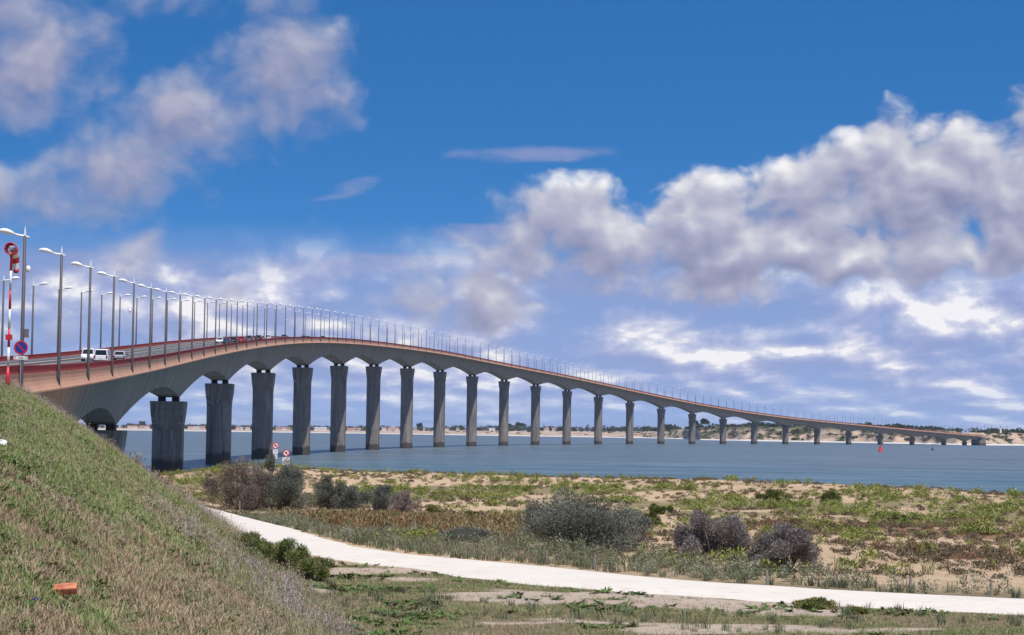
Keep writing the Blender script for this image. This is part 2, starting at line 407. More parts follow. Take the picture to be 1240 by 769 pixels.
def resample(pts, n):
    pts = np.array(pts); L = np.concatenate([[0], np.cumsum(np.hypot(*np.diff(pts, axis=0).T))]); t = np.linspace(0, L[-1], n)
    return np.stack([np.interp(t, L, pts[:, 0]), np.interp(t, L, pts[:, 1])], 1)
PZ = 4.62
_up = resample([unproj(*p, PZ) for p in PATH_UP], 90); _lo = resample([unproj(*p, PZ) for p in PATH_LO], 90)
# past the frame the path bends on behind the embankment end
PATH_C = (_up + _lo) / 2
PATH_W = np.hypot(*(_up - _lo).T)
def path_dist(x, y):
    """signed distance beyond the path's edge (negative on the path)"""
    x = np.asarray(x, float).ravel(); y = np.asarray(y, float).ravel(); best = np.full(x.shape, 1e9)
    for c, wd in zip(PATH_C[::1], PATH_W[::1]):
        pass
    # fine polyline distance
    for i in range(len(_up) - 1):
        a = PATH_C[i]; b = PATH_C[i + 1]; ab = b - a; L2 = ab @ ab
        t = np.clip(((x - a[0]) * ab[0] + (y - a[1]) * ab[1]) / L2, 0, 1)
        d = np.hypot(x - a[0] - ab[0] * t, y - a[1] - ab[1] * t) - HALF[i] * (1 - t) - HALF[i + 1] * t
        best = np.minimum(best, d)
    return best
_tang = np.gradient(PATH_C, axis=0); _nrm = np.stack([-_tang[:, 1], _tang[:, 0]], 1) / np.hypot(*_tang.T)[:, None]
HALF = np.clip(np.abs(np.sum((_up - _lo) * _nrm, 1)) / 2, 1.2, 2.6)
def emb_d(x, y):
    """distance up the embankment from its foot line"""
    x = np.asarray(x, float); y = np.asarray(y, float)
    return (foot_x(y) - x) * 0.985 + fbm(x, y, 9, 21, 3) * 0.35
def ground_z(x, y):
    x = np.asarray(x, float); y = np.asarray(y, float)
    yc = crest_y(x); d = y - yc; zc = 5.25 - .008 * np.clip(x, -60, 80) - 1.25 * sstep(-x, 22, 33)
    g = 4.6 + 0 * x
    g = g - 0.75 * np.exp(-((d + 55) / 30) ** 2)
    g = g + (zc - 4.6) * sstep(d, -32, -3)
    und = fbm(x, y, 14, 3, 4) * 0.45 + fbm(x, y, 4, 5, 3) * 0.16
    far = sstep(d, -95, -70)
    g = g + und * far
    g = g + (1 - far) * fbm(x, y, 7, 8, 3) * 0.07
    g = np.where(d > 0, g - 0.02 * d - 0.0028 * d * d, g)
    g = np.maximum(g, -4)
    # embankment
    e = 4.55 + 0.68 * emb_d(x, y)
    e = e - 0.85 * np.maximum(y - 147, 0) * sstep(y, 147, 158)
    top = 8.9 + (y - 20) * 0.0262 + fbm(x, y, 6, 31, 2) * .1
    k = 0.7
    e = -np.logaddexp(-e / k, -top / k) * k
    e = e + fbm(x, y, 2.2, 33, 3) * 0.10 * sstep(e, 4.6, 5.6)
    k = 0.28
    out = np.logaddexp(np.maximum(g, -4) / k, e / k) * k
    return out

xs = np.unique(np.concatenate([np.linspace(-420, -75, 24), np.arange(-75, -34, 1.6), np.arange(-34, 60, 0.62), np.linspace(60, 110, 28), np.linspace(110, 420, 22)]))
ys = np.unique(np.concatenate([np.linspace(-80, 6, 24), np.arange(6, 60, 0.55), np.arange(60, 205, 0.8), np.linspace(205, 330, 24)]))
GX, GY = np.meshgrid(xs, ys); GZ = ground_z(GX, GY)
nx_, ny_ = len(xs), len(ys)
gv = np.stack([GX.ravel(), GY.ravel(), GZ.ravel()], 1)
idx = np.arange(nx_ * ny_).reshape(ny_, nx_)
gf = np.stack([idx[:-1, :-1].ravel(), idx[:-1, 1:].ravel(), idx[1:, 1:].ravel(), idx[1:, :-1].ravel()], 1)
# ground-cover masks shared by the soil colour and the planting
def cover_masks(x, y):
    x = np.asarray(x, float); y = np.asarray(y, float); d = y - crest_y(x); e = emb_d(x, y)
    emb = sstep(e, -0.8, 1.2)
    yy = y + x * .35
    front = (1 - emb) * (1 - sstep(y + x * .4, 62, 70))
    patch = fbm(x + y * .2, y * 2.2, 11, 41, 4) ; small = fbm(x, y * 1.6, 3.2, 43, 4)
    belt = np.exp(-((d + 26) / 15) ** 2) * sstep(fbm(x, y * 1.5, 12, 47, 3), -.35, .25)
    green = np.clip(belt * 1.15 + sstep(patch + .5 * small, .1, .5) * .5, 0, 1)
    red = sstep(fbm(x * .7, y * 1.6, 13, 51, 3) + .45 * small + .3 * sstep(x, 5, 25), .05, .5) * sstep(d, -112, -92) * (1 - sstep(d, -48, -34))
    bare = sstep(fbm(x * .7 + y * .3, y * 1.5, 6, 53, 4) + .9 * small, .06, .42)
    return emb, front, green, red, bare, small, d
emb, front, green, red, bare, small, dcr = cover_masks(gv[:, 0], gv[:, 1])
ground = mesh('ground', gv, gf, None, None, True)
for nm, val in (('emb', emb), ('front', front), ('green', green), ('red', red), ('bare', bare)):
    a = ground.data.attributes.new(nm, 'FLOAT', 'POINT'); a.data.foreach_set('value', val.astype(np.float32))
def f_ground(n, b):
    p = geo(n); A = lambda q: n.new('ShaderNodeAttribute', attribute_name=q).outputs['Fac']
    n1 = n.noise(p, 0.5, 6, .62); n2 = n.noise(p, 4.0, 6, .65); n3 = n.noise(p, 22.0, 4, .6)
    sand = n.mix(n1, (0.52, 0.355, 0.215), (0.68, 0.515, 0.345))
    sand = n.mix(n.smooth(n2, .45, .7, 0, .55), sand, (0.33, 0.22, 0.14))
    sand = n.mix(n.smooth(n3, .5, .72, 0, .6), sand, (0.20, 0.14, 0.09))
    gr = n.mix(n2, (0.10, 0.11, 0.04), (0.26, 0.22, 0.11))
    rd = n.mix(n2, (0.15, 0.07, 0.035), (0.30, 0.17, 0.09))
    fr_g = n.mix(n2, (0.11, 0.11, 0.055), (0.28, 0.22, 0.13))
    c = n.mix(n.smooth(n.m('ADD', A('red'), n.m('MULTIPLY', n.m('SUBTRACT', n3, .5), 1.2)), .25, .75, 0, .85), sand, rd)
    c = n.mix(n.smooth(n.m('ADD', A('green'), n.m('MULTIPLY', n.m('SUBTRACT', n3, .5), 1.2)), .35, .85, 0, .8), c, gr)
    frc = n.mix(n.smooth(n.m('ADD', A('bare'), n.m('MULTIPLY', n.m('SUBTRACT', n3, .5), 1.1)), .4, .8), fr_g, n.mix(n1, (0.42, .33, .25), (0.60, 0.49, 0.40)))
    c = n.mix(A('front'), c, frc)
    ec = n.mix(n.smooth(n.noise(p, .9, 5), .4, .65), (0.13, 0.12, 0.06), (0.42, 0.30, 0.20))
    c = n.mix(A('emb'), c, ec)
    n.put(b.inputs['Base Color'], c); b.inputs['Roughness'].default_value = 1.0; b.inputs['Specular IOR Level'].default_value = 0.1
    bump(n, b, n.m('ADD', n.m('MULTIPLY', n2, .7), n.m('MULTIPLY', n3, .3)), 0.9, 0.25)
ground.data.materials.append(material('dune_ground', f_ground)); tag(ground, kind='structure')

# gravel path
def f_path(n, b):
    p = geo(n); v = n.noise(p, .6, 5); f = n.noise(p, 14, 5, .7)
    c = n.mix(v, (0.57, 0.52, 0.45), (0.68, 0.63, 0.555)); c = n.mix(n.smooth(f, .5, .75, 0, .4), c, (0.48, 0.42, 0.35)); c = n.mix(n.smooth(n.noise(p, 1.7, 6, .7), .52, .72, 0, .55), c, (0.42, .35, .27))
    n.put(b.inputs['Base Color'], c); b.inputs['Roughness'].default_value = 1.0; b.inputs['Specular IOR Level'].default_value = .1
    bump(n, b, f, .5, .03)
pv, pf = [], []; NA = 9
_cc = resample(PATH_C, 420); _tt = np.gradient(_cc, axis=0); _nn = np.stack([-_tt[:, 1], _tt[:, 0]], 1) / np.hypot(*_tt.T)[:, None]
_hh = np.interp(np.linspace(0, 1, 420), np.linspace(0, 1, 90), HALF)
for i in range(420):
    for k in range(NA):
        t = k / (NA - 1) * 2 - 1; e = 1 + .12 * float(fbm(i * .5, k * 3.0 if abs(t) > .9 else 0, 1.7, 61 + (t > 0), 3)) if abs(t) > .9 else 1
        x, y = _cc[i] + _nn[i] * t * _hh[i] * e
        pv.append((x, y, 0))
pv = np.array(pv); pz = ground_z(pv[:, 0], pv[:, 1]); tt = np.tile(np.linspace(-1, 1, NA), 420)
pv[:, 2] = np.maximum(pz, 4.60) + .10 - .13 * np.abs(tt) ** 4
for i in range(419):
    for k in range(NA - 1):
        a = i * NA + k; pf.append((a, a + 1, a + NA + 1, a + NA))
tag(mesh('gravel_path', pv, pf, material('pale_gravel', f_path), None, True), kind='structure')

# ------------------------------------------------------------------ sea
def f_sea(n, b):
    p = geo(n); x, y, z = n.sep(p)
    big = n.noise(n.vm('MULTIPLY', p, (.0025, .010, 1)), 1.0, 5, .55)
    mid = n.noise(n.vm('MULTIPLY', p, (.012, .07, 1)), 1.0, 6, .62)
    fine = n.noise(n.vm('MULTIPLY', p, (.10, .45, 1)), 1.0, 5, .62)
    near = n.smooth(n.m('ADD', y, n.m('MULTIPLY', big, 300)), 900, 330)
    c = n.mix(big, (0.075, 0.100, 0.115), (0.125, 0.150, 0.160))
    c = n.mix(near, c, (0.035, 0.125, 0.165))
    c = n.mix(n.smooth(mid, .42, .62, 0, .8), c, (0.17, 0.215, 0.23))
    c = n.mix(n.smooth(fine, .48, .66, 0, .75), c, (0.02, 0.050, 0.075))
    n.put(b.inputs['Base Color'], c)
    b.inputs['Roughness'].default_value = 0.30; b.inputs['IOR'].default_value = 1.33; n.put(b.inputs['Specular IOR Level'], n.m('ADD', n.smooth(mid, .40, .62, .14, .55), n.smooth(fine, .4, .66, .12, -.12)))
    wv = n.m('ADD', n.m('MULTIPLY', n.noise(n.vm('MULTIPLY', p, (.25, .6, 1)), 1.0, 5, .6), 1.0), n.m('MULTIPLY', n.noise(n.vm('MULTIPLY', p, (.05, .14, 1)), 1.0, 3, .5), 2.0))
    bump(n, b, wv, 1.0, .7)
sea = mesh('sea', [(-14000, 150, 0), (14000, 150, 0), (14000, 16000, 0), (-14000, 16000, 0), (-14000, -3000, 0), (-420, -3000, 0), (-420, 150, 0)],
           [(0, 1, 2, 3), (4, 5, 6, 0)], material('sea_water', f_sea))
tag(sea, kind='structure')

# ------------------------------------------------------------------ bridge
ORD = ['first', 'second', 'third', 'fourth', 'fifth', 'sixth', 'seventh', 'eighth', 'ninth', 'tenth', 'eleventh', 'twelfth', 'thirteenth', 'fourteenth',
       'fifteenth', 'sixteenth', 'seventeenth', 'eighteenth', 'nineteenth']
TENS = {2: 'twent', 3: 'thirt', 4: 'fort', 5: 'fift', 6: 'sixt', 7: 'sevent', 8: 'eight', 9: 'ninet'}
def ordinal(n):
    if n > 100: return 'hundred-and-' + ordinal(n - 100)
    if n == 100: return 'hundredth'
    if n < 20: return ORD[n - 1]
    t, u = divmod(n, 10)
    return TENS[t] + ('ieth' if u == 0 else 'y-' + ORD[u - 1])

bridge = empty('concrete_bridge', BP(0, 0, -19))
tag(bridge, 'long curved concrete girder bridge with red railing crossing the strait', 'bridge')
INV = Matrix.Translation(-Vector(bridge.location))
def under(o, parent=bridge):
    """parent keeping world position"""
    o.parent = parent; o.matrix_parent_inverse = Matrix.Translation(-parent.location) if parent is bridge else Matrix.Identity(4)
    return o
PIERS = [-78.0] + [110.0 * k for k in range(25)] + [2640 + 72.0]
_supports = [S_START - 6] + PIERS + [S_END + 4]
def depth(s):
    """girder depth below the rail top: deep at piers, shallow at midspan"""
    a = max([q for q in _supports if q <= s], default=_supports[0]); bq = min([q for q in _supports if q >= s], default=_supports[-1])
    if bq - a < 1: return 10.2
    t = abs((s - a) / (bq - a) * 2 - 1)        # 1 at a pier
    L = bq - a; dm = 6.5; dp = 10.2
    if a == _supports[0]: dp = 6.9 if s < (a + bq) / 2 else 10.2
    if bq == _supports[-1]: dp = 6.9 if s > (a + bq) / 2 else 10.2
    flat = 2.2 / L * 2
    t = max(0.0, (t - .04) / .96)
    if t > 1 - flat: t = 1.0
    return dm + (dp - dm) * t ** 1.75
def girder_prof(s):
    D = depth(s); wb = 4.4 - (D - 2.55) * 0.31
    return [(-7.62, -1.42), (-7.62, -1.98), (-4.4, -2.55), (-wb, -D), (wb, -D), (4.4, -2.55), (7.62, -1.98), (7.62, -1.42)]
cuts = [S_START]
for a, b_ in zip(PIERS[:-1], PIERS[1:]): cuts.append((a + b_) / 2)
cuts.append(S_END)
for a, b_ in zip(cuts[:-1], cuts[1:]):
    under(sweep('girder_segment', None, a + .03, b_ - .03, M_GIRDER, step=2.75, prof_fn=girder_prof))

for a in np.arange(S_START, S_END, 364.25):
    b_ = min(a + 364.25, S_END)
    r = under(sweep('road_deck', [(-5.4, -1.05), (-5.4, -1.38), (5.4, -1.38), (5.4, -1.05)], a, b_, M_ASPHALT, step=5.5))
for sd in (-1, 1):
    under(sweep('footway', sorted([(sd * 5.42, -0.90), (sd * 7.58, -0.90)]) + sorted([(sd * 5.42, -1.40), (sd * 7.58, -1.40)], reverse=True), S_START, S_END, M_KERB, step=5.5))
# lane markings
def strip(name, off, wd, s0, s1, dz=-1.044):
    return under(sweep(name, [(off - wd / 2, dz), (off + wd / 2, dz)], s0, s1, M_MARK, closed=False, step=5.5))
strip('edge_line', -3.75, .18, S_START - 90, S_END); strip('edge_line', 3.75, .18, S_START - 90, S_END)
gd = Geo()
for s in np.arange(S_START - 90, 1400, 13.0):
    a = [BP(s, -.09, -1.044), BP(s, .09, -1.044), BP(s + 3, .09, -1.044), BP(s + 3, -.09, -1.044)]
    gd.add(a, [(0, 1, 2, 3)])
o = under(gd.build('centre_dashes', M_MARK)); o['kind'] = 'stuff'
# steel guard rails beside the carriageway
for sd in (-1, 1):
    g = sweep('crash_barrier', [(sd * 5.15 - .03, -.42), (sd * 5.15 + .03, -.42), (sd * 5.15 + .05, -.60), (sd * 5.15 + .03, -.75), (sd * 5.15 - .03, -.75), (sd * 5.15 - .05, -.6)], S_START - 90, S_END, M_STEEL, step=5.5)
    under(g)

LAMP_S = [-154.07 + 27.5 * k for k in range(106)]
def corn_prof(sd): 
    pr = [(7.66, -.62), (7.86, -.62), (7.84, -.95), (7.87, -1.25), (7.97, -1.55), (8.14, -1.84), (8.26, -2.0), (8.26, -2.12), (7.66, -2.05)]
    return [(sd * a, b_) for a, b_ in pr][::sd]
rail_prof = lambda sd: [(sd * a, b_) for a, b_ in [(7.70, -.60), (7.70, -.06), (7.66, -.05), (7.66, 0.0), (7.84, 0.0), (7.84, -.05), (7.79, -.06), (7.79, -.60)]][::sd]
joints_ = [S_START - 3] + LAMP_S + [S_END + 8]
for sd in (1, -1):
    for a, b_ in zip(joints_[:-1], joints_[1:]):
        under(sweep('cornice_panel', corn_prof(sd), a + .42, b_ - .42, M_CORNICE, step=5.5))  # panel joints, widened so the gap also stands for the lamp bracket's shadow
        under(sweep('guard_rail', rail_prof(sd), a + .05, b_ - .05, M_RED, step=5.5))

# piers
def pier_mesh(s, first=False):
    x, y, z, t = BL(s); top = z - 11.0; base = -4.0
    # (half width across, half length along) outlines
    body = [(.75, -3.1), (2.95, -1.75), (2.95, 1.75), (.75, 3.1), (-.75, 3.1), (-2.95, 1.75), (-2.95, -1.75), (-.75, -3.1)]
    mid = [(1.7, -3.15), (3.0, -2.3), (3.0, 2.3), (1.7, 3.15), (-1.7, 3.15), (-3.0, 2.3), (-3.0, -2.3), (-1.7, -3.15)]
    h1 = [(2.75, -3.2), (3.2, -2.95), (3.2, 2.95), (2.75, 3.2), (-2.75, 3.2), (-3.2, 2.95), (-3.2, -2.95), (-2.75, -3.2)]
    h2 = [(3.15, -3.25), (3.4, -3.05), (3.4, 3.05), (3.15, 3.25), (-3.15, 3.25), (-3.4, 3.05), (-3.4, -3.05), (-3.15, -3.25)]
    return x, y, t, top, base, body, mid, h1, h2
for k, s in enumerate(PIERS):
    x, y, t, top, base, body, mid, h1, h2 = pier_mesh(s)
    p = empty('pier', (float(x), float(y), 0), -float(t)); under(p); p.location = (float(x), float(y), 0)
    def loft(name, rings, par):
        vs, fs, uv = [], [], []
        for poly, zz in rings:
            L = 0; pv_ = poly[-1]
            for q in poly:
                vs.append((q[0], q[1], zz)); L += math.hypot(q[0] - pv_[0], q[1] - pv_[1]); pv_ = q; uv.append((L * 1.0 + k * 31, zz))
        m = 8
        for i in range(len(rings) - 1):
            for j in range(m):
                j2 = (j + 1) % m; fs.append((i * m + j, i * m + j2, (i + 1) * m + j2, (i + 1) * m + j))
        fs += [tuple(range(m))[::-1], tuple((len(rings) - 1) * m + j for j in range(m))]
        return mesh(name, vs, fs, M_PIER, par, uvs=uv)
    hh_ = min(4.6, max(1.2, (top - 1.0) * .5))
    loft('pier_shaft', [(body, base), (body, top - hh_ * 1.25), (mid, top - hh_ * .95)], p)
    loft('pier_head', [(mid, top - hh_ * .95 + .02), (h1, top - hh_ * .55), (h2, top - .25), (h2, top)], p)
    for sx in (-1.35, 1.35):
        Geo().box((sx, 0, top + .40), (1.25, 3.2, .84)).build('bearing', M_DARK, p)

# abutments
ab = Geo(); 
x, y, z, t = (float(q) for q in BL(S_START - 5))
o = mesh('abutment', *[q for q in (lambda g: (g.v, g.f))(Geo().box((0, 0, 0), (14.6, 12, 12)))], M_ABUT); o.location = (x, y, z - 2.05 - 6 + .0); o.rotation_euler = (0, 0, -t)
under(o); o.location = (x, y, z - 8.1)
x, y, z, t = (float(q) for q in BL(S_END + 9))
o = mesh('abutment', *[q for q in (lambda g: (g.v, g.f))(Geo().box((0, 0, 0), (13, 20, 14)))], M_PIER); o.rotation_euler = (0, 0, -t)
under(o); o.location = (x, y, z - 9.1)

# approach road on the embankment, its parapet wall and rail
tag(sweep('road', [(-6.6, -1.05), (-6.6, -1.5), (6.6, -1.5), (6.6, -1.05)], S_START - 150, S_START - .05, M_ASPHALT), kind='structure')
for sd, w_ in ((1, 'near'), (-1, 'far')):
    e = empty('parapet_wall', BP(S_START - 10, sd * 7.7, -2.2))
    tag(e, f'dark concrete parapet wall with red rail on the {"seaward near" if sd > 0 else "far"} side of the approach road', 'wall')
    for nm, pr, mt in (('wall', [(7.6, -.62), (7.9, -.62), (7.9, -2.6), (7.6, -2.6)], M_ABUT), ('guard_rail', None, M_RED)):
        q = sweep(nm, [(sd * a, b_) for a, b_ in pr][::-sd] if pr else rail_prof(sd), S_START - 130, S_START - 3.1, mt)
        q.parent = e; q.matrix_parent_inverse = Matrix.Translation(-e.location)

# ------------------------------------------------------------------ street lamps
def lamp_meshes():
    pole = Geo().tube([(0, 0, -1.75), (0, 0, -1.2), (0, 0, 9.45)], [.175, .155, .11], 10)
    pole.box((-.10, 0, -1.55), (.4, .34, .10)); pole.box((-.10, 0, -.95), (.34, .26, .08))
    arm = Geo().tube([(.32, 0, 9.32), (0, 0, 9.40), (-.5, 0, 9.48), (-.9, 0, 9.60)], [.07, .085, .075, .06], 8)
    lan = Geo()
    rings = [(-.70, 9.56, .06, .05), (-.95, 9.64, .24, .15), (-1.25, 9.73, .32, .20), (-1.60, 9.77, .29, .18), (-1.90, 9.75, .15, .10), (-1.97, 9.74, .04, .04)]
    vs, fs = [], []
    for (xx, zz, wy, hz) in rings:
        for k in range(10):
            a = 2 * math.pi * k / 10; vs.append((xx, wy * math.cos(a), zz + hz * math.sin(a)))
    for i in range(len(rings) - 1):
        for k in range(10): fs.append((i * 10 + k, i * 10 + (k + 1) % 10, (i + 1) * 10 + (k + 1) % 10, (i + 1) * 10 + k))
    fs += [tuple(range(10))[::-1], tuple(50 + k for k in range(10))]; lan.add(vs, fs)
    fin = Geo().tube([(0, 0, 9.40), (0, 0, 9.75), (0, 0, 10.15)], [.085, .065, .012], 8)
    return [('pole', pole, M_POLE), ('arm', arm, M_WHITE), ('lantern', lan, M_WHITE), ('spike', fin, M_WHITE)]
LM = []
for nm, g, mt in lamp_meshes():
    o = g.build(nm, mt, None, nm != 'spike', link=False); LM.append((nm, o.data))
CAM_NEAR, CAM_FAR = {0: 'with white loudspeaker and grey box on its pole', 4: 'with white dome camera on its pole'}, {15: 1, 22: 1}
def street_lamp(s, sd, label, k):
    p = BP(s, sd * 7.98, 0.0); t = float(BL(s)[3])
    e = empty('street_lamp', p, -t + (0 if sd > 0 else math.pi)); tag(e, label, 'street lamp', 'street lamps along the bridge')
    for nm, me in LM:
        o = bpy.data.objects.new(nm, me); o.parent = e; COL.objects.link(o)
    if sd > 0 and k == 0:
        g = Geo().lathe((.30, 0, 6.95), [(.10, -.16), (.17, 0), (.15, .22), (.05, .32)], 12); g.build('loudspeaker', M_WHITE, e, True)
        Geo().box((.30, 0, 2.35), (.30, .30, .62)).build('control_box', M_GREYBOX, e)
    dome = (sd > 0 and k == 4) or (sd < 0 and k in CAM_FAR)
    if dome:
        g = Geo().tube([(0, -.05, 6.15), (-.22, -.1, 6.30), (-.42, -.12, 6.18)], [.05, .05, .06], 8); g.lathe((-.42, -.12, 5.72), [(.05, 0), (.16, .08), (.18, .25), (.12, .42), (.05, .5)], 12)
        g.build('dome_camera', M_WHITE, e, True)
for k, s in enumerate(LAMP_S):
    lab = f'street lamp with white arm, {ordinal(k + 1)} from left in near row on bridge'
    if k in CAM_NEAR: lab = f'street lamp {CAM_NEAR[k]}, {ordinal(k + 1)} in near row'
    street_lamp(s, 1, lab, k)
    if k >= 4:
        lab = f'street lamp with white arm, {ordinal(k - 3)} from left in far row on bridge'
        if k in CAM_FAR: lab = f'street lamp with white dome camera, {ordinal(k - 3)} from left in far row'
        street_lamp(s + (0 if k else 0), -1, lab, k)

# ------------------------------------------------------------------ far shore
COAST = [(-900, 4600), (-400, 5200), (150, 5600), (450, 5500), (600, 5200), (690, 5000), (780, 4800), (830, 4250), (850, 3750), (900, 3550), (960, 3450), (1050, 3300), (1120, 3150), (1165, 2960), (1200, 2960), (1240, 3100), (1500, 3000), (2000, 2600)]
HTOP = [(-900, 6), (150, 5), (420, 6), (480, 9), (600, 12), (780, 14), (815, 16), (848, 22), (1000, 26), (1120, 23), (1180, 17), (1240, 18), (2000, 16)]
_cp = np.array(COAST, float); _hp = np.array(HTOP, float)
def coast(px, t):
    """point t metres inland from the shoreline, at the bearing of column px"""
    px = np.asarray(px, float); Y = np.interp(px, _cp[:, 0], _cp[:, 1]) + fbm(px, 0 * px, 30, 71, 3) * 35; a = (px - 620) / FPX
    return a * Y + t * a * .6, Y + t
def land_z(px, t):
    px = np.asarray(px, float); t = np.asarray(t, float); H = np.interp(px, _hp[:, 0], _hp[:, 1])
    cl = np.interp(px, [420, 480, 800, 850, 1150, 1200], [160, 160, 150, 52, 60, 110])      # width of the rise behind the beach
    bw = 28 + 10 * fbm(px, 0 * px, 25, 73, 2)
    z = np.where(t < bw, t / bw * 1.9, 1.9 + (H - 1.9) * sstep(t, bw, bw + cl) ** .8)
    z = np.where(t < 0, t * .04, z)
    z = z + fbm(px * 8, t, 60, 75, 4) * np.clip(t - bw, 0, 60) / 60 * (1.2 + .12 * H)
    return z + np.clip(t - 300, 0, 3000) * .0012
cpx = np.concatenate([np.linspace(-900, 120, 40), np.arange(130, 1300, 2.5), np.linspace(1310, 2000, 40)])
ctt = np.array([-80, -20, 0, 8, 16, 24, 32, 40, 48, 58, 68, 80, 95, 115, 140, 175, 220, 300, 500, 900, 2000, 4500.])
PXg, Tg = np.meshgrid(cpx, ctt); LXg, LYg = coast(PXg, Tg); LZg = land_z(PXg, Tg)
idx = np.arange(PXg.size).reshape(PXg.shape)
lf = np.stack([idx[:-1, :-1].ravel(), idx[:-1, 1:].ravel(), idx[1:, 1:].ravel(), idx[1:, :-1].ravel()], 1)
def f_land(n, b):
    p = geo(n); x, y, z = n.sep(p)
    v = n.noise(p, .012, 5, .6); f = n.noise(n.vm('MULTIPLY', p, (.05, .05, .18)), 1.0, 5, .65)
    cliff = n.mix(f, (0.30, 0.20, 0.14), (0.62, 0.48, 0.36)); cliff = n.mix(n.smooth(n.noise(n.vm('MULTIPLY', p, (.022, .022, .09)), 1., 5, .6), .5, .6), cliff, (0.075, 0.085, 0.045))
    field = n.mix(v, (0.36, 0.26, 0.20), (0.50, 0.38, 0.30)); field = n.mix(n.smooth(f, .5, .62, 0, .5), field, (0.12, 0.12, 0.06))
    top = n.mix(f, (0.05, 0.065, 0.03), (0.13, 0.12, 0.07))
    east = n.smooth(x, 150, 330)
    c = n.mix(east, field, cliff)
    c = n.mix(n.smooth(n.m('ADD', z, n.m('MULTIPLY', f, 6)), n.m('MULTIPLY_ADD', east, 4.0, 15.0), n.m('MULTIPLY_ADD', east, 8.0, 19.0)), c, top)
    c = n.mix(n.smooth(n.m('ADD', z, n.m('MULTIPLY', v, 1.2)), 3.0, 1.9), c, (0.60, 0.56, 0.51))
    n.put(b.inputs['Base Color'], c); b.inputs['Roughness'].default_value = 1.0; b.inputs['Specular IOR Level'].default_value = .05
land = mesh('far_shore_land', np.stack([LXg.ravel(), LYg.ravel(), LZg.ravel()], 1), lf, material('far_land', f_land), None, True); tag(land, kind='structure')

def leaf_cloud(centres, radii, n_each, size, rng, aspect=1.0, shell=.5, flat=1.0, dirup=.3):
    """leaf-sized quads spread through ellipsoidal clumps; returns verts, faces, tints"""
    centres = np.asarray(centres, float); radii = np.asarray(radii, float)
    ci = np.repeat(np.arange(len(centres)), n_each); m = len(ci)
    d = rng.normal(size=(m, 3)); d /= np.linalg.norm(d, axis=1)[:, None]
    r = rng.random(m) ** shell
    c = centres[ci] + d * r[:, None] * radii[ci] * np.array([1, 1, flat])
    ax = d * .8 + rng.normal(size=(m, 3)) * .6 + np.array([0, 0, dirup]); ax /= np.linalg.norm(ax, axis=1)[:, None]
    sd = np.cross(ax, rng.normal(size=(m, 3))); sd /= np.linalg.norm(sd, axis=1)[:, None] + 1e-9
    s = size * (.6 + .8 * rng.random(m))[:, None]
    v = np.stack([c - ax * s * .5, c + sd * s * .5 * aspect, c + ax * s * .5, c - sd * s * .5 * aspect], 1).reshape(-1, 3)
    f = np.arange(4 * m).reshape(-1, 4)
    ctint = rng.random(len(centres))[ci] * .75 + rng.random(m) * .25
    return v, f, np.repeat(ctint, 4)

M_FARTREE = leafmat('far_tree_leaves', [(0.018, 0.030, 0.016), (0.035, 0.05, 0.022), (0.06, 0.07, 0.03)], posscale=.02)
rng = np.random.default_rng(3)
cs, rs = [], []
def wood(p0, p1, t0, t1, n, h0, h1, w0=5, w1=11):
    for _ in range(n):
        px = rng.uniform(p0, p1); t = rng.uniform(t0, t1); x, y = coast(px, t); z = float(land_z(px, t)); h = rng.uniform(h0, h1); wd = rng.uniform(w0, w1)
        cs.append((float(x), float(y), z + h * .5)); rs.append((wd, wd, h * .6))
for p0, p1, n in ((-400, 150, 80), (150, 250, 70), (225, 440, 150), (440, 640, 110), (640, 830, 110)): wood(p0, p1, 200, 420, n, 7, 15, 6, 14)
wood(835, 1150, 90, 240, 60, 3, 7, 6, 14); wood(1195, 1300, 140, 330, 30, 4, 8, 6, 13); wood(900, 1200, 240, 420, 50, 4, 8, 8, 16)
v, f, ti = leaf_cloud(cs, rs, 90, 3.2, rng, .8, .45)
tag(mesh('far_woods', v, f, M_FARTREE, None, False, tints=ti), 'dark line of distant trees along the low far shore', 'woods', kind='stuff')
cs, rs = [], []
wood(835, 1155, 34, 75, 150, 2, 4.5, 3, 8); wood(1190, 1290, 50, 120, 40, 1.5, 3.5, 3, 7); wood(470, 830, 60, 160, 40, 1.5, 3, 3, 8)
v, f, ti = leaf_cloud(cs, rs, 50, 1.9, rng, .8, .5)
tag(mesh('cliff_scrub', v, f, leafmat('cliff_scrub_leaves', [(0.04, 0.045, 0.022), (0.075, 0.075, 0.035), (0.12, 0.10, 0.05)], posscale=.03), None, False, tints=ti), 'patches of dark scrub on the sandy far cliff', 'scrub', kind='stuff')
def far_tree(px, t, h, wd, label, n=7):
    x, y = coast(px, t); x, y, z = float(x), float(y), float(land_z(px, t)); e = empty('tree', (x, y, z)); tag(e, label, 'tree', 'taller trees on the far shore')
    r = np.random.default_rng(int(px)); c = [(r.uniform(-.6, .6) * wd, r.uniform(-.5, .5) * wd, h * r.uniform(.5, .85)) for _ in range(n)]
    Geo().tube([(0, 0, -1), (0, 0, h * .5), (.3, 0, h * .8)], [.7, .5, .25], 7).build('trunk', paint('far_bark', (.09, .07, .05), .9), e)
    v, f, ti = leaf_cloud(c, [(wd * .5, wd * .5, h * .22)] * n, 130, 2.4, r, .8, .45); mesh('crown', v, f, M_FARTREE, e, tints=ti)
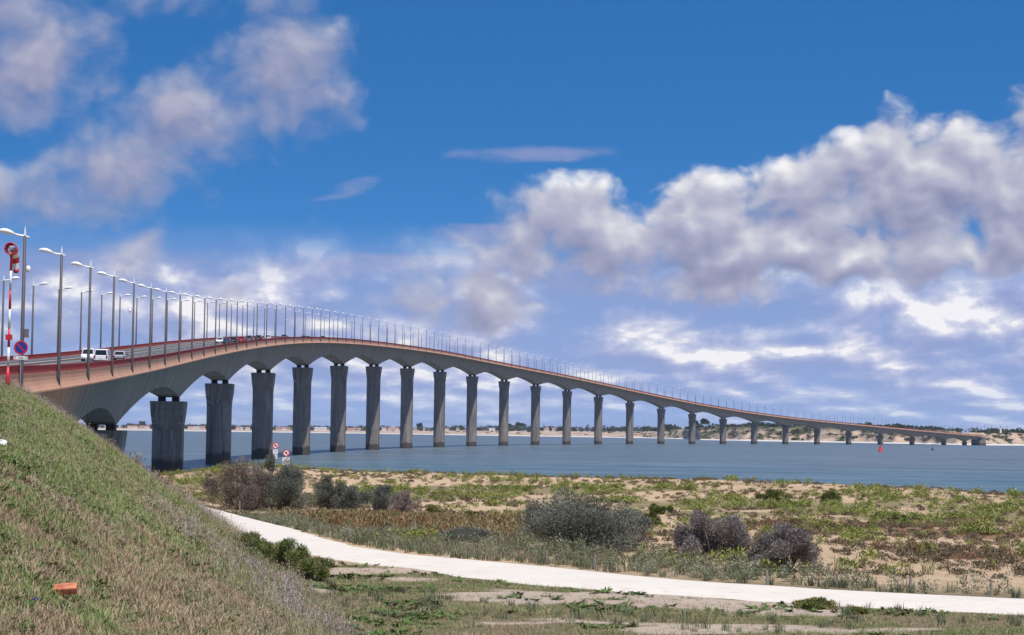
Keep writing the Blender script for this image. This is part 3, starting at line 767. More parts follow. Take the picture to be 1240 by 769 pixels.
for a in ((508, 250, 21, 9, 'round dark tree above the far beach, between the seventh and eighth piers'),
          (617, 250, 20, 13, 'dark wood-like tree behind the far beach, right of the tenth pier'), (632, 240, 22, 14, 'broadest dark tree on the far shore, left of the eleventh pier'),
          (812, 170, 17, 12, 'low rounded tree at the left end of the sandy cliff'), (859, 130, 17, 9, 'tall dark tree on the cliff top between sixteenth and seventeenth piers'),
          (845, 140, 14, 10, 'shorter dark tree beside the tall one on the cliff top'), (165, 300, 20, 10, 'dark tree among the far houses, just left of the second pier')): far_tree(*a)

# houses of the far town
M_HW = paint('house_white', (0.74, 0.71, 0.67), .8, scale=.3); M_HC = paint('house_cream', (0.62, 0.53, 0.44), .8, scale=.3); M_RT = paint('roof_tiles', (0.42, 0.19, 0.12), .9, var=.25, scale=.5)
M_RG = paint('roof_grey', (0.55, 0.55, 0.56), .8, scale=.3); M_WIN = paint('window_glass', (0.03, 0.035, 0.04), .15)
HCACHE = {}
def house(px, t, wd, dp, h, roof, wall, label, dzb=0.0):
    x, y = coast(px, t); z = float(land_z(px, t)); e = empty('house', (float(x), float(y), z + dzb), rng.uniform(-.3, .3)); tag(e, label, 'house', 'houses on the far shore')
    Geo().box((0, 0, h / 2 - 1), (wd, dp, h + 2)).build('wall', wall, e)
    rh = {'tile': 2.6, 'flat': 1.0, 'shed': 2.2}[roof]; o_ = .5
    g = Geo().add([(-wd / 2 - o_, -dp / 2 - o_, h + .02), (wd / 2 + o_, -dp / 2 - o_, h + .02), (wd / 2 + o_, dp / 2 + o_, h + .02), (-wd / 2 - o_, dp / 2 + o_, h + .02), (-wd / 2 - o_ + (0 if roof != 'tile' else .8), 0, h + rh), (wd / 2 + o_ - (0 if roof != 'tile' else .8), 0, h + rh)],
                  [(3, 2, 1, 0), (0, 1, 5, 4), (2, 3, 4, 5), (1, 2, 5), (3, 0, 4)]); g.build('roof', M_RT if roof == 'tile' else M_RG, e)
    k = max(2, int(wd / 4.5))
    for i in range(k): Geo().box((-wd / 2 + wd * (i + .5) / k, -dp / 2 - .02, h * .55), (1.3, .12, 1.6)).build('window', M_WIN, e)
GAP = ['before the second pier', 'between the second and third piers', 'between the third and fourth piers', 'between the fourth and fifth piers', 'between the fifth and sixth piers', 'between the sixth and seventh piers',
       'between the seventh and eighth piers', 'between the eighth and ninth piers', 'between the ninth and tenth piers', 'between the tenth and eleventh piers', 'between the eleventh and twelfth piers']
HS = [(154, 'tile', 'w', 13), (161, 'tile', 'w', 15), (168, 'tile', 'c', 14), (175, 'tile', 'w', 12), (229, 'tile', 'w', 14), (236, 'flat', 'w', 26), (243, 'tile', 'c', 12), (287, 'tile', 'w', 13), (293, 'flat', 'w', 20), (299, 'tile', 'w', 12),
      (336, 'tile', 'c', 14), (342, 'tile', 'w', 13), (348, 'tile', 'w', 15), (388, 'shed', 'w', 34), (382, 'tile', 'w', 12), (395, 'tile', 'c', 12), (424, 'tile', 'c', 16), (431, 'tile', 'w', 28), (437, 'tile', 'w', 13),
      (465, 'tile', 'w', 13), (474, 'tile', 'c', 20), (480, 'tile', 'w', 14), (505, 'tile', 'w', 13), (517, 'flat', 'w', 18), (543, 'tile', 'w', 14), (556, 'tile', 'w', 12), (586, 'tile', 'c', 14), (597, 'flat', 'w', 16), (625, 'tile', 'w', 12), (664, 'tile', 'w', 14), (674, 'tile', 'c', 12), (705, 'flat', 'w', 14)]
_ped = [124, 203, 265, 317, 365, 409, 451, 492, 531, 570, 609, 647, 685, 723]
_cnt = {}
for px, roof, wl, wd in HS:
    gi = sum(1 for q in _ped if q < px) - 1; _cnt[gi] = _cnt.get(gi, 0) + 1
    lab = f"{'cream' if wl == 'c' else 'white'} {'house with tiled roof' if roof == 'tile' else 'long low building'} on far shore, {ORD[_cnt[gi]-1]} {('between piers ' + ORD[gi] + ' and ' + ORD[gi + 1])}"
    house(px, 150 + (px * 37 % 70) if px < 480 else 230, wd, 10, 5.5 if roof == 'tile' else 6.5, roof, M_HC if wl == 'c' else M_HW, lab)
# white beacon tower and a mast on the far shore
x, y = coast(1222, 120); e = empty('beacon_tower', (float(x), float(y), float(land_z(1222, 120)))); tag(e, 'slim white beacon tower on the shore right of the bridge end', 'beacon')
Geo().lathe((0, 0, 0), [(1.7, -2), (1.5, 0), (1.1, 9), (1.1, 9.2)], 14).build('tower', M_WHITE, e, True); Geo().lathe((0, 0, 9.25), [(1.5, 0), (1.5, .3), (.8, .35), (.8, 1.8), (.1, 2.4)], 14).build('lantern', M_STEEL, e)
x, y = coast(786, 300); e = empty('radio_mast', (float(x), float(y), float(land_z(786, 300)))); tag(e, 'thin grey radio mast on the skyline behind the far beach', 'mast')
Geo().tube([(0, 0, -1), (0, 0, 30)], [.5, .2], 6).build('mast', M_STEEL, e); Geo().box((0, 0, 27), (1.8, .3, .3)).box((0, 0, 24), (2.4, .3, .3)).build('aerial', M_STEEL, e)
for i, px in enumerate((1198, 1208, 1216, 1228, 1236)):
    x, y = coast(px, 200); e = empty('light_pole', (float(x), float(y), float(land_z(px, 200)))); tag(e, f'distant light pole, {ORD[i]} from left on shore past the bridge end', 'light pole', 'light poles on the far shore')
    Geo().tube([(0, 0, -1), (0, 0, 13)], [.28, .18], 6).build('pole', M_POLE, e); Geo().box((-.8, 0, 13), (1.9, .4, .25)).build('lamp_head', M_WHITE, e)

# ------------------------------------------------------------------ buoys
def px_on(px, py, z):
    x, y = unproj(px, py, z); return x, y
M_BRED = paint('buoy_red', (0.62, 0.03, 0.03), .45); M_BDK = paint('buoy_dark_green', (0.02, 0.06, 0.045), .5)
x, y = px_on(1066, 547, 0); e = empty('buoy', (x, y, 0)); tag(e, 'red conical channel buoy floating on the water before the far piers', 'buoy')
Geo().lathe((0, 0, -.6), [(1.3, 0), (1.75, .3), (1.75, 1.1), (1.3, 1.5)], 16).build('float', M_BRED, e); Geo().lathe((0, 0, .9), [(1.25, 0), (.75, 1.7), (.55, 2.6), (.5, 2.7)], 14).build('tower', M_BRED, e); Geo().lathe((0, 0, 3.62), [(.35, 0), (.42, .1), (.42, .7), (.1, .8)], 10).build('top_mark', M_BRED, e)
x, y = px_on(1129, 545.3, 0); e = empty('buoy', (x, y, 0)); tag(e, 'dark green buoy with a thin mast, right of the red buoy', 'buoy')
Geo().lathe((0, 0, -.6), [(1.2, 0), (1.7, .3), (1.6, 1.0), (.9, 1.3)], 16).build('float', M_BDK, e); Geo().lathe((0, 0, .72), [(.8, 0), (.45, 1.2), (.15, 1.5), (.10, 3.6)], 10).build('tower', M_BDK, e); Geo().lathe((0, 0, 4.34), [(.3, 0), (.02, .6)], 8).build('top_mark', M_BDK, e)

# ------------------------------------------------------------------ vehicles
M_TYRE = paint('tyre_rubber', (0.02, 0.02, 0.02), .9); M_RIM = paint('wheel_rim', (.45, .45, .46), .35, .7); M_GLASS = paint('car_glass', (0.015, 0.018, 0.022), .06, var=.05)
M_TAIL = paint('tail_light', (0.45, 0.02, 0.015), .25); M_HEAD = paint('head_light', (.8, .8, .8), .12); M_PLATE = paint('number_plate', (.7, .68, .6), .5); M_TRIM = paint('black_plastic', (.03, .03, .03), .7)
def carpaint(nm, c): return paint('car_' + nm, c, .22, 0.0, var=.03)
def car(s, off, away, kind, col, label):
    L, W_, H = {'van': (4.2, 1.75, 1.82), 'mpv': (4.9, 1.92, 1.97), 'hatch': (4.1, 1.76, 1.48), 'suv': (4.5, 1.85, 1.68)}[kind]
    x, y, z = BP(s, off, -1.048); t = float(BL(s)[3]); gr = float(BL(s + 2)[2] - BL(s - 2)[2]) / 4
    e = empty('van' if kind in ('van', 'mpv') else 'car', (x, y, z)); e.rotation_euler = (math.atan(gr) * (1 if away else -1), 0, -t + (0 if away else math.pi))
    tag(e, label, 'van' if kind in ('van', 'mpv') else 'car', 'vehicles on the bridge')
    belt = H * (.56 if kind in ('van', 'mpv') else .60); hw = W_ / 2; tw = hw * (.86 if kind in ('van', 'mpv') else .78)
    # outline seen from the side: (y from rear to front, z)
    rear = -L / 2; nose = L / 2
    low = [(rear + .05, .30), (rear, .55), (rear + .02, belt - .06), (rear + .06, belt), (nose - 1.0 * (.75 if kind in ('van', 'mpv') else 1.1), belt), (nose - .12, belt - .18), (nose, belt - .40), (nose - .02, .42), (nose - .1, .28)]
    def loft(rings):
        vs, fs = [], []; m = len(rings[0])
        for r in rings: vs += r
        for i in range(len(rings) - 1):
            for k in range(m): fs.append((i * m + k, (i + 1) * m + k, (i + 1) * m + (k + 1) % m, i * m + (k + 1) % m))
        fs += [tuple(range(m)), tuple((len(rings) - 1) * m + k for k in range(m))[::-1]]
        return vs, fs
    ring = lambda xx, ins: [(xx, yy * (1 - ins * .03), zz) for yy, zz in low]
    vs, fs = loft([ring(-hw + .0, 1.5), ring(-hw + .0, 1.5), ring(-hw * .93, 0), ring(hw * .93, 0), ring(hw, 1.5)])
    mesh('body', vs, fs, col, e)
    r_in = .10 if kind in ('van', 'mpv') else .30; w_len = .75 if kind in ('van', 'mpv') else .9
    y0, y1 = rear + .06, nose - 1.0 * (.75 if kind in ('van', 'mpv') else 1.1); yt0, yt1 = y0 + r_in, y1 - w_len
    cab = [(-hw * .97, y0), (hw * .97, y0), (hw * .97, y1), (-hw * .97, y1)]; top = [(-tw, yt0), (tw, yt0), (tw, yt1), (-tw, yt1)]
    vs = [(a, b_, belt + .002) for a, b_ in cab] + [(a, b_, H - .07) for a, b_ in top] + [(a * .9, b_ + (.12 if b_ < 0 else -.12), H) for a, b_ in top]
    fs = [(3, 2, 1, 0)] + [(i, (i + 1) % 4, (i + 1) % 4 + 4, i + 4) for i in range(4)] + [(i + 4, (i + 1) % 4 + 4, (i + 1) % 4 + 8, i + 8) for i in range(4)] + [(8, 9, 10, 11)]
    cabin = mesh('cabin', vs, fs, col, e)
    def pane(a, b_, c_, d_, nm, ins=.14, out=.012):
        q = [Vector(v) for v in (a, b_, c_, d_)]; ctr = sum(q, Vector()) / 4; nrm = (q[1] - q[0]).cross(q[3] - q[0]).normalized()
        q = [ctr + (p_ - ctr) * (1 - ins) for p_ in q]
        mesh(nm, [p_ + nrm * out for p_ in q] + [p_ - nrm * .005 for p_ in q], [(0, 1, 2, 3), (0, 4, 5, 1), (1, 5, 6, 2), (2, 6, 7, 3), (3, 7, 4, 0)], M_GLASS, e)
    V_ = [Vector(v) for v in vs]
    pane(V_[0], V_[1], V_[5], V_[4], 'rear_window', .16); pane(V_[2], V_[3], V_[7], V_[6], 'windscreen', .10)
    for i, (a, b_, c_, d_) in enumerate(((V_[1], V_[2], V_[6], V_[5]), (V_[3], V_[0], V_[4], V_[7]))):
        for f0, f1 in ((.04, .48), (.52, .97)): pane(a.lerp(b_, f0), a.lerp(b_, f1), d_.lerp(c_, f1), d_.lerp(c_, f0), 'side_window', .12)
    for yy in (rear + .82, nose - .82):
        for sx in (-1, 1):
            wx = sx * (hw - .10); o_ = Geo().lathe((wx, yy, .32), [(.30, -.11), (.33, -.09), (.33, .09), (.30, .11)], 16, 'x').build('wheel', M_TYRE, e); Geo().lathe((wx + sx * .115, yy, .32), [(.20, -.01), (.19, .01)], 12, 'x').build('rim', M_RIM, o_)
    for sx in (-1, 1):
        Geo().box((sx * (hw - .16), rear - .01, belt - .16), (.20, .10, .34 if kind != 'hatch' else .2)).build('tail_light', M_TAIL, e)
        Geo().box((sx * (hw - .26), nose - .05, belt - .38), (.36, .12, .17)).build('headlight', M_HEAD, e)
        Geo().box((sx * (hw + .09), y1 - .35, belt + .10), (.20, .12, .15)).build('mirror', M_TRIM, e)
    Geo().box((0, rear - .005, .74), (.52, .03, .11)).build('number_plate', M_PLATE, e); Geo().box((0, nose - .0, .46), (.52, .03, .11)).build('number_plate', M_PLATE, e)
    Geo().box((0, rear + .02, .38), (W_ * .94, .16, .16)).build('bumper', M_TRIM, e); Geo().box((0, nose - .06, .34), (W_ * .92, .16, .15)).build('bumper', M_TRIM, e)
def station_at(px, off, h=-.3):
    ss = np.arange(-150, 1300, .5); best = None
    x, y, z, t = BL(ss); X = x + off * np.cos(t); Y = y - off * np.sin(t)
    u = 620 + FPX * X / Y + .0141 * (FPX * (z + h - CAM_H) / Y); return float(ss[np.argmin(abs(u - px))])
C_W = carpaint('white', (.80, .80, .80)); C_S = carpaint('silver', (.42, .43, .46)); C_K = carpaint('black', (.022, .024, .03)); C_R = carpaint('red', (.50, .025, .03)); C_G = carpaint('grey', (.15, .16, .18)); C_B = carpaint('blue', (.04, .07, .16))
for px, off, away, kind, col, lab in (
    (109, -1.9, False, 'van', C_W, 'small white van coming towards the camera on the bridge, leftmost vehicle'),
    (126, 1.9, True, 'mpv', C_W, 'tall white van seen from behind on the bridge, beside the silver car'),
    (147.5, 1.9, True, 'hatch', C_S, 'silver hatchback driving away just ahead of the tall white van'),
    (268, -1.9, False, 'hatch', C_W, 'small white car farther up the bridge, below the row of queueing cars'),
    (277, 1.9, True, 'hatch', C_B, 'dark blue car next to the farther white car on the bridge'), (285, 1.9, True, 'suv', C_K, 'tall black car on the bridge just before the red car'),
    (295, 1.9, True, 'suv', C_R, 'red car climbing the bridge, the only red one'), (303, -1.9, False, 'hatch', C_K, 'black car coming down the bridge beside the red car'),
    (315, 1.9, True, 'suv', C_K, 'black car ahead of the red car near the crest of the bridge'), (326.5, 1.9, True, 'suv', C_W, 'white car ahead of the black cars near the crest of the bridge'),
    (346.5, 1.9, True, 'suv', C_G, 'dark grey car alone near the crest, right of the white car'), (370, 1.9, True, 'hatch', C_G, 'grey car near the crest, left of two close together'),
    (375, 1.9, True, 'hatch', C_S, 'silver car near the crest, right of two close together'), (393, 1.9, True, 'suv', C_G, 'farthest grey car visible on the bridge crest')):
    car(station_at(px, off), off, away, kind, col, lab)

# ------------------------------------------------------------------ ground placing helper
def on_ground(px, py, tmax=260):
    d = _F * FPX + _R * (px - 620) + _U * (384.5 - py); d = d / d.y
    ts = np.arange(6, tmax, .1); zz = CAM_H + d.z * ts; g = ground_z(d.x * ts, ts); k = np.argmax(g >= zz)
    t = ts[k] if (g >= zz).any() else 150.0
    return float(d.x * t), float(t), float(ground_z(d.x * t, t))
def at_depth(px, py, Y):
    d = _F * FPX + _R * (px - 620) + _U * (384.5 - py); d = d / d.y; return d.x * Y, Y, CAM_H + d.z * Y

# ------------------------------------------------------------------ signs and windsock
M_SBLUE = paint('sign_blue', (0.02, 0.035, 0.26), .4); M_SRED = paint('sign_red', (0.55, 0.02, 0.03), .4); M_SWHITE = paint('sign_white', (.78, .78, .76), .45); M_SBLACK = paint('sign_black', (.02, .02, .02), .5); M_SBACK = paint('sign_back', (.3, .3, .31), .5, .5)
def disc(R, y, n=32, r0=0.0, t=.012):
    g = Geo(); vs, fs = [], []
    for yy in (y, y + t):
        for rr in (r0, R):
            for k in range(n): a = 2 * math.pi * k / n; vs.append((rr * math.cos(a), yy, rr * math.sin(a)))
    for k in range(n):
        k2 = (k + 1) % n
        fs += [(k, k2, n + k2, n + k), (2 * n + k2, 2 * n + k, 3 * n + k, 3 * n + k2), (n + k, n + k2, 3 * n + k2, 3 * n + k)]
        if r0: fs.append((k2, k, 2 * n + k, 2 * n + k2))
    return g.add(vs, fs)
def bar(R, y, ang, wd, t=.01):
    co, si = math.cos(ang), math.sin(ang); g = Geo(); q = [(-R, -wd / 2), (R, -wd / 2), (R, wd / 2), (-R, wd / 2)]
    vs = [(a * co - b_ * si, yy, a * si + b_ * co) for yy in (y, y + t) for a, b_ in q]
    return g.add(vs, [(0, 1, 2, 3), (7, 6, 5, 4), (0, 4, 5, 1), (1, 5, 6, 2), (2, 6, 7, 3), (3, 7, 4, 0)])
def shift(o, dz): o.location.z += dz; return o
# no-parking sign beside the abutment
SY = 132.0; x, y, zc = at_depth(25.3, 421, SY); zg = float(ground_z(x, SY)); e = empty('no_parking_sign', (x, SY, zg), math.radians(6)); tag(e, 'round blue no-parking sign with red rim above a small white plate by the abutment', 'sign')
hc = zc - zg; R_ = .44
Geo().tube([(0, .05, -.3), (0, .05, hc + .3)], [.035, .035], 8).build('post', M_STEEL, e)
b0 = shift(disc(R_, 0).build('sign_face', M_SBLUE, e), hc); shift(disc(R_, -.006, 32, R_ * .80).build('rim', M_SRED, b0), 0); bar(R_ * .82, -.006, math.radians(-45), .085).build('diagonal_bar', M_SRED, b0)
pl = Geo().box((0, 0, hc - .64), (.86, .02, .22)).build('plate', M_SWHITE, e)
g = Geo()
for sx in (-.33, .33): g.box((sx, -.012, hc - .65), (.025, .01, .13)); g.box((sx, -.012, hc - .575), (.08, .01, .03))
for i, sx in enumerate((-.10, -.02, .06, .12)): g.box((sx, -.012, hc - .645), (.05, .01, .07))
g.build('plate_marks', M_SBLACK, pl)
# windsock
WY = 118.0; bx_, _, _ = at_depth(9, 470, WY); zb = float(ground_z(bx_, WY)); tx_, _, tz_ = at_depth(14.0, 304, WY)
e = empty('windsock', (bx_, WY, zb)); tag(e, 'red and white windsock on a tall banded pole at the top of the grass slope', 'windsock')
top = Vector((tx_ - bx_, 0, tz_ - zb)); nb = 7
for i in range(nb):
    a, b_ = top * (i / nb), top * ((i + 1) / nb)
    if i == 0: a = Vector((0, 0, -.3))
    o = Geo().tube([a, b_], [.16 if i == 0 else .075, .075 if i < 2 else .06], 12).build('pole_band', M_SRED if i % 2 == 0 else M_SWHITE, e, True)
Geo().box((tuple(top * .36)), (.34, .25, .30)).build('junction_box', M_SRED, e)
mouth = top + Vector((0.0, -.25, .12)); axis = Vector((.16, .55, -1.0)).normalized()
g0 = Vector((-.1, -1, -.25)).normalized()
rng_ = 5; path_ = [mouth, mouth + Vector((.03, .45, -.08)), mouth + Vector((.07, .70, -.38)), mouth + Vector((.11, .80, -.75)), mouth + Vector((.14, .84, -1.10)), mouth + Vector((.15, .84, -1.32))]
rad_ = [.33, .31, .27, .22, .17, .13]
for i in range(5):
    Geo().tube(path_[i:i + 2], rad_[i:i + 2], 18, cap=(i == 4)).build('sock_band', M_SRED if i % 2 == 0 else M_SWHITE, e, True)
ringp = [mouth + Vector((math.cos(a) * .33, -.02 , math.sin(a) * .33)) for a in np.linspace(0, 2 * math.pi, 25)]
Geo().tube(ringp, [.035] * 25, 6).build('hoop', M_SRED, e, True)
Geo().tube([top, mouth + Vector((0, .1, -.3))], [.04, .04], 6).build('swivel_arm', M_SBACK, e)
Geo().box(tuple(mouth + Vector((.02, .15, .05))), (.22, .10, .20)).build('counterweight', M_SWHITE, e)
# two shore signs: round, white with red rim and slash
def shore_sign(px, py, Y, R_, plates, label):
    x, y, zc = at_depth(px, py, Y); zg = float(ground_z(x, Y)); e = empty('shore_sign', (x, Y, zg), .1); tag(e, label, 'sign', 'warning signs on the dune crest'); hc = zc - zg
    Geo().tube([(0, .06, -.4), (0, .06, hc + R_ * .6)], [.04, .04], 8).build('post', M_SWHITE, e)
    f0 = shift(disc(R_, 0).build('sign_face', M_SWHITE, e), hc); disc(R_, -.006, 28, R_ * .76).build('rim', M_SRED, f0); bar(R_ * .78, -.008, math.radians(-45), R_ * .22).build('diagonal_bar', M_SRED, f0); disc(R_ * .32, -.004).build('symbol', M_SBLACK, f0)
    for dz, wd, ht in plates:
        p_ = Geo().box((0, 0, hc + dz), (wd, .02, ht)).build('plate', M_SWHITE, e); g = Geo()
        for k in range(3): g.box((0, -.012, hc + dz + ht * (.25 - .25 * k)), (wd * .66, .006, ht * .07))
        g.build('plate_lines', M_SBACK, p_)
shore_sign(333.8, 539.5, 185, .28, [(-.56, .40, .42), (-1.0, .32, .36)], 'tall white post with round red-rimmed sign and two plates behind the grey bush')
shore_sign(346.6, 548.5, 178, .29, [(-.70, .60, .62)], 'shorter round red-rimmed sign over one wide white plate, right of the taller sign')

# brick, litter, small blue speck
def f_brick(n, b):
    v = n.noise(n.new('ShaderNodeTexCoord').outputs['Object'], 18, 5); n.put(b.inputs['Base Color'], n.mix(n.smooth(v, .3, .7), (.34, .10, .045), (.58, .23, .12))); b.inputs['Roughness'].default_value = .9; bump(n, b, v, .4, .01)
x, y, z = on_ground(80, 725); BRICK = (x, y); bm = bmesh.new(); bmesh.ops.create_cube(bm, size=1, matrix=Matrix.Diagonal((.20, .10, .058, 1))); bmesh.ops.bevel(bm, geom=bm.edges[:], offset=.005, segments=2, affect='EDGES')
for vv in bm.verts:
    if vv.co.x > .06 and vv.co.y < 0: vv.co.z -= .008
me = bpy.data.meshes.new('brick'); bm.to_mesh(me); bm.free(); me.materials.append(material('terracotta', f_brick)); o = bpy.data.objects.new('clay_brick', me); COL.objects.link(o); o.location = (x, y - .05, z + .085); o.rotation_euler = (math.radians(24), math.radians(-6), math.radians(4)); tag(o, 'orange clay brick lying in the grass of the slope', 'brick')
def crumple(name, px, py, sz, mat, label, cat):
    x, y, z = on_ground(px, py); bm = bmesh.new(); bmesh.ops.create_icosphere(bm, subdivisions=2, radius=sz)
    for vv in bm.verts: vv.co *= random.uniform(.65, 1.2); vv.co.z *= .6
    me = bpy.data.meshes.new(name); bm.to_mesh(me); bm.free(); me.materials.append(mat); o = bpy.data.objects.new(name, me); COL.objects.link(o); o.location = (x, y, z + .06 + sz * .4); tag(o, label, cat)
crumple('crumpled_paper', 1, 544, .10, M_WHITE, 'crumpled white paper on the grass slope at the left picture edge', 'litter')
crumple('blue_speck', 43, 739, .02, M_SBLUE, 'tiny blue speck in the grass below the brick', 'litter')  # unidentified blue speck in the grass, shaped as a small ball

# ------------------------------------------------------------------ plants scattered in great numbers
def blades(n, h0, h1, spread, wd, lean, rng, bend=.35, head=0.0, headw=0.0):
    """a tuft of n bent blades (two quads each), optionally with a seed head"""
    v, f, t = [], [], []
    for _ in range(n):
        a = rng.uniform(0, 6.283); r = spread * math.sqrt(rng.random()); h = rng.uniform(h0, h1); th = rng.uniform(0, 6.283); ln = lean * rng.uniform(.2, 1)
        b0 = np.array([r * math.cos(a), r * math.sin(a), -.02]); out = np.array([math.cos(th), math.sin(th), 0]); sd = np.array([-math.sin(th), math.cos(th), 0]) * wd * rng.uniform(.7, 1.3)
        p1 = b0 + np.array([0, 0, h * .55]) + out * ln * h * .35; p2 = b0 + np.array([0, 0, h * (1 - bend * ln * .5)]) + out * ln * h
        k = len(v); v += [b0 - sd * .5, b0 + sd * .5, p1 + sd * .42, p1 - sd * .42, p2 + sd * .08, p2 - sd * .08]; f += [(k, k + 1, k + 2, k + 3), (k + 3, k + 2, k + 4, k + 5)]; t += [rng.random() * .5] * 4 + [.2 + rng.random() * .5] * 2
        if head:
            d = p2 - p1; d /= np.linalg.norm(d)
            for q in range(2):
                s2 = np.cross(d, rng.normal(size=3)); s2 /= np.linalg.norm(s2); k = len(v)
                v += [p2 - d * head * .4, p2 + s2 * headw, p2 + d * head * .6, p2 - s2 * headw]; f.append((k, k + 1, k + 2, k + 3)); t += [1.0] * 4
    return np.array(v), f, t
def rosette(n, r, lw, rng, up=.35):
    v, f, t = [], [], []
    for i in range(n):
        a = rng.uniform(0, 6.283); L = r * rng.uniform(.6, 1.1); u = up * rng.uniform(.3, 1.6); d = np.array([math.cos(a), math.sin(a), u]); sd = np.array([-math.sin(a), math.cos(a), 0]) * lw * rng.uniform(.7, 1.3); k = len(v); o_ = rng.normal(size=3) * r * .15; o_[2] = abs(o_[2]) * .5
        v += [o_, o_ + d * L * .55 + sd, o_ + d * L + np.array([0, 0, -.1 * L]), o_ + d * L * .55 - sd]; f.append((k, k + 1, k + 2, k + 3)); t += [rng.random()] * 4
    return np.array(v), f, t
def bushlet(n, r, h, leaf, rng, aspect=.4):
    c = [(rng.normal() * r * .45, rng.normal() * r * .45, h * rng.uniform(.25, .7)) for _ in range(5)]
    v, f, t = leaf_cloud(c, [(r * .55, r * .55, h * .42)] * 5, n // 5, leaf, rng, aspect, .5); return v, [tuple(q) for q in f], t
PROTO = {}
def proto(name, mat, makers):
    c = bpy.data.collections.new(name)
    for i, mk in enumerate(makers):
        v, f, t = mk; o = mesh(name, v, f, mat, None, tints=t, link=False); c.objects.link(o)
    PROTO[name] = c
def scatter(name, protos, pts, scl, label, category, tilt=.15, rng=RNG):
    """one object: plants set on points; each plant is drawn from the collection of its kind"""
    pts = np.asarray(pts, np.float32); kp = np.hypot(pts[:, 0] - BRICK[0], (pts[:, 1] - BRICK[1] + .25) * .6) > .19; pts = pts[kp]; scl = np.asarray(scl)[kp]; m = len(pts); me = bpy.data.meshes.new(name); me.from_pydata(pts.tolist(), [], [])
    a = me.attributes.new('scl', 'FLOAT', 'POINT'); a.data.foreach_set('value', np.asarray(scl, np.float32))
    rot = np.stack([rng.normal(size=m) * tilt, rng.normal(size=m) * tilt, rng.uniform(0, 6.283, m)], 1).astype(np.float32)
    a = me.attributes.new('rot', 'FLOAT_VECTOR', 'POINT'); a.data.foreach_set('vector', rot.ravel())
    o = bpy.data.objects.new(name, me); COL.objects.link(o); tag(o, label, category, kind='stuff')
    g = bpy.data.node_groups.new(name, 'GeometryNodeTree'); g.interface.new_socket('Geometry', in_out='INPUT', socket_type='NodeSocketGeometry'); g.interface.new_socket('Geometry', in_out='OUTPUT', socket_type='NodeSocketGeometry')
    n = N(g); gi = n.new('NodeGroupInput'); go = n.new('NodeGroupOutput'); ip = n.new('GeometryNodeInstanceOnPoints'); ci = n.new('GeometryNodeCollectionInfo')
    ci.inputs['Collection'].default_value = PROTO[protos]; ci.inputs['Separate Children'].default_value = True; ci.inputs['Reset Children'].default_value = True
    ra = n.new('GeometryNodeInputNamedAttribute', data_type='FLOAT_VECTOR'); ra.inputs[0].default_value = 'rot'; sa = n.new('GeometryNodeInputNamedAttribute', data_type='FLOAT'); sa.inputs[0].default_value = 'scl'
    n.link(gi.outputs[0], ip.inputs['Points']); n.link(ci.outputs[0], ip.inputs['Instance']); ip.inputs['Pick Instance'].default_value = True
    n.link(ra.outputs[0], ip.inputs['Rotation']); n.link(sa.outputs[0], ip.inputs['Scale']); n.link(ip.outputs[0], go.inputs[0])
    md = o.modifiers.new('plants', 'NODES'); md.node_group = g
    return o
rp_ = np.random.default_rng(77)
MG_GREEN = leafmat('grass_green', [(0.075, 0.13, 0.03), (0.15, 0.22, 0.06), (0.24, 0.28, 0.10), (0.42, 0.37, 0.21)], posscale=.8)
MG_DRY = leafmat('grass_dry', [(0.20, 0.15, 0.085), (0.36, 0.26, 0.165), (0.56, 0.43, 0.31)], posscale=.8)
MG_SEED = leafmat('grass_seed_heads', [(0.12, 0.125, 0.06), (0.24, 0.22, 0.12), (0.36, 0.30, 0.20), (0.44, 0.37, 0.29)], posscale=.3)
MG_HERB = leafmat('broad_leaf_herb', [(0.035, 0.07, 0.015), (0.06, 0.115, 0.022), (0.11, 0.16, 0.04)], posscale=.5)
MG_VERGE = leafmat('verge_plants_grey_green', [(0.085, 0.10, 0.05), (0.155, 0.175, 0.095), (0.29, 0.28, 0.18)], posscale=.25)
MG_RUST = leafmat('rust_dock', [(0.17, 0.06, 0.035), (0.30, 0.11, 0.07), (0.38, 0.18, 0.115), (0.27, 0.22, 0.10)], posscale=.4)
MG_DUNE = leafmat('dune_yellow_green', [(0.085, 0.12, 0.022), (0.19, 0.23, 0.045), (0.32, 0.32, 0.10)], posscale=.25)
MG_CUSH = leafmat('dune_cushion', [(0.07, 0.055, 0.035), (0.13, 0.10, 0.06), (0.22, 0.17, 0.10)], posscale=.3)
MG_LILAC = leafmat('lilac_flowers', [(0.22, 0.16, 0.24), (0.36, 0.28, 0.36), (0.42, 0.36, 0.40)], posscale=.3)
proto('green_tuft', MG_GREEN, [blades(20, .025, .085, .08, .0055, 1.0, rp_) for _ in range(5)])
proto('dry_tuft', MG_DRY, [blades(16, .025, .09, .09, .0045, 1.2, rp_) for _ in range(4)])
proto('seed_stalks', MG_SEED, [blades(9, .14, .34, .12, .005, .55, rp_, head=.045, headw=.005) for _ in range(4)])
proto('herb', MG_HERB, [rosette(16, .08, .013, rp_) for _ in range(3)])
proto('verge_plant', MG_VERGE, [blades(26, .18, .42, .20, .022, .5, rp_) for _ in range(4)])
proto('verge_bush', MG_VERGE, [bushlet(150, .30, .50, .09, rp_, .28) for _ in range(4)])
proto('rust_plant', MG_RUST, [blades(16, .3, .62, .22, .018, .4, rp_, head=.16, headw=.028) for _ in range(4)])
proto('dune_tuft', MG_DUNE, [bushlet(120, .34, .36, .11, rp_, .3) for _ in range(4)])
proto('cushion', MG_CUSH, [bushlet(90, .30, .20, .09, rp_, .45) for _ in range(4)])
proto('marram', MG_DUNE, [blades(30, .25, .55, .16, .015, .8, rp_) for _ in range(3)])
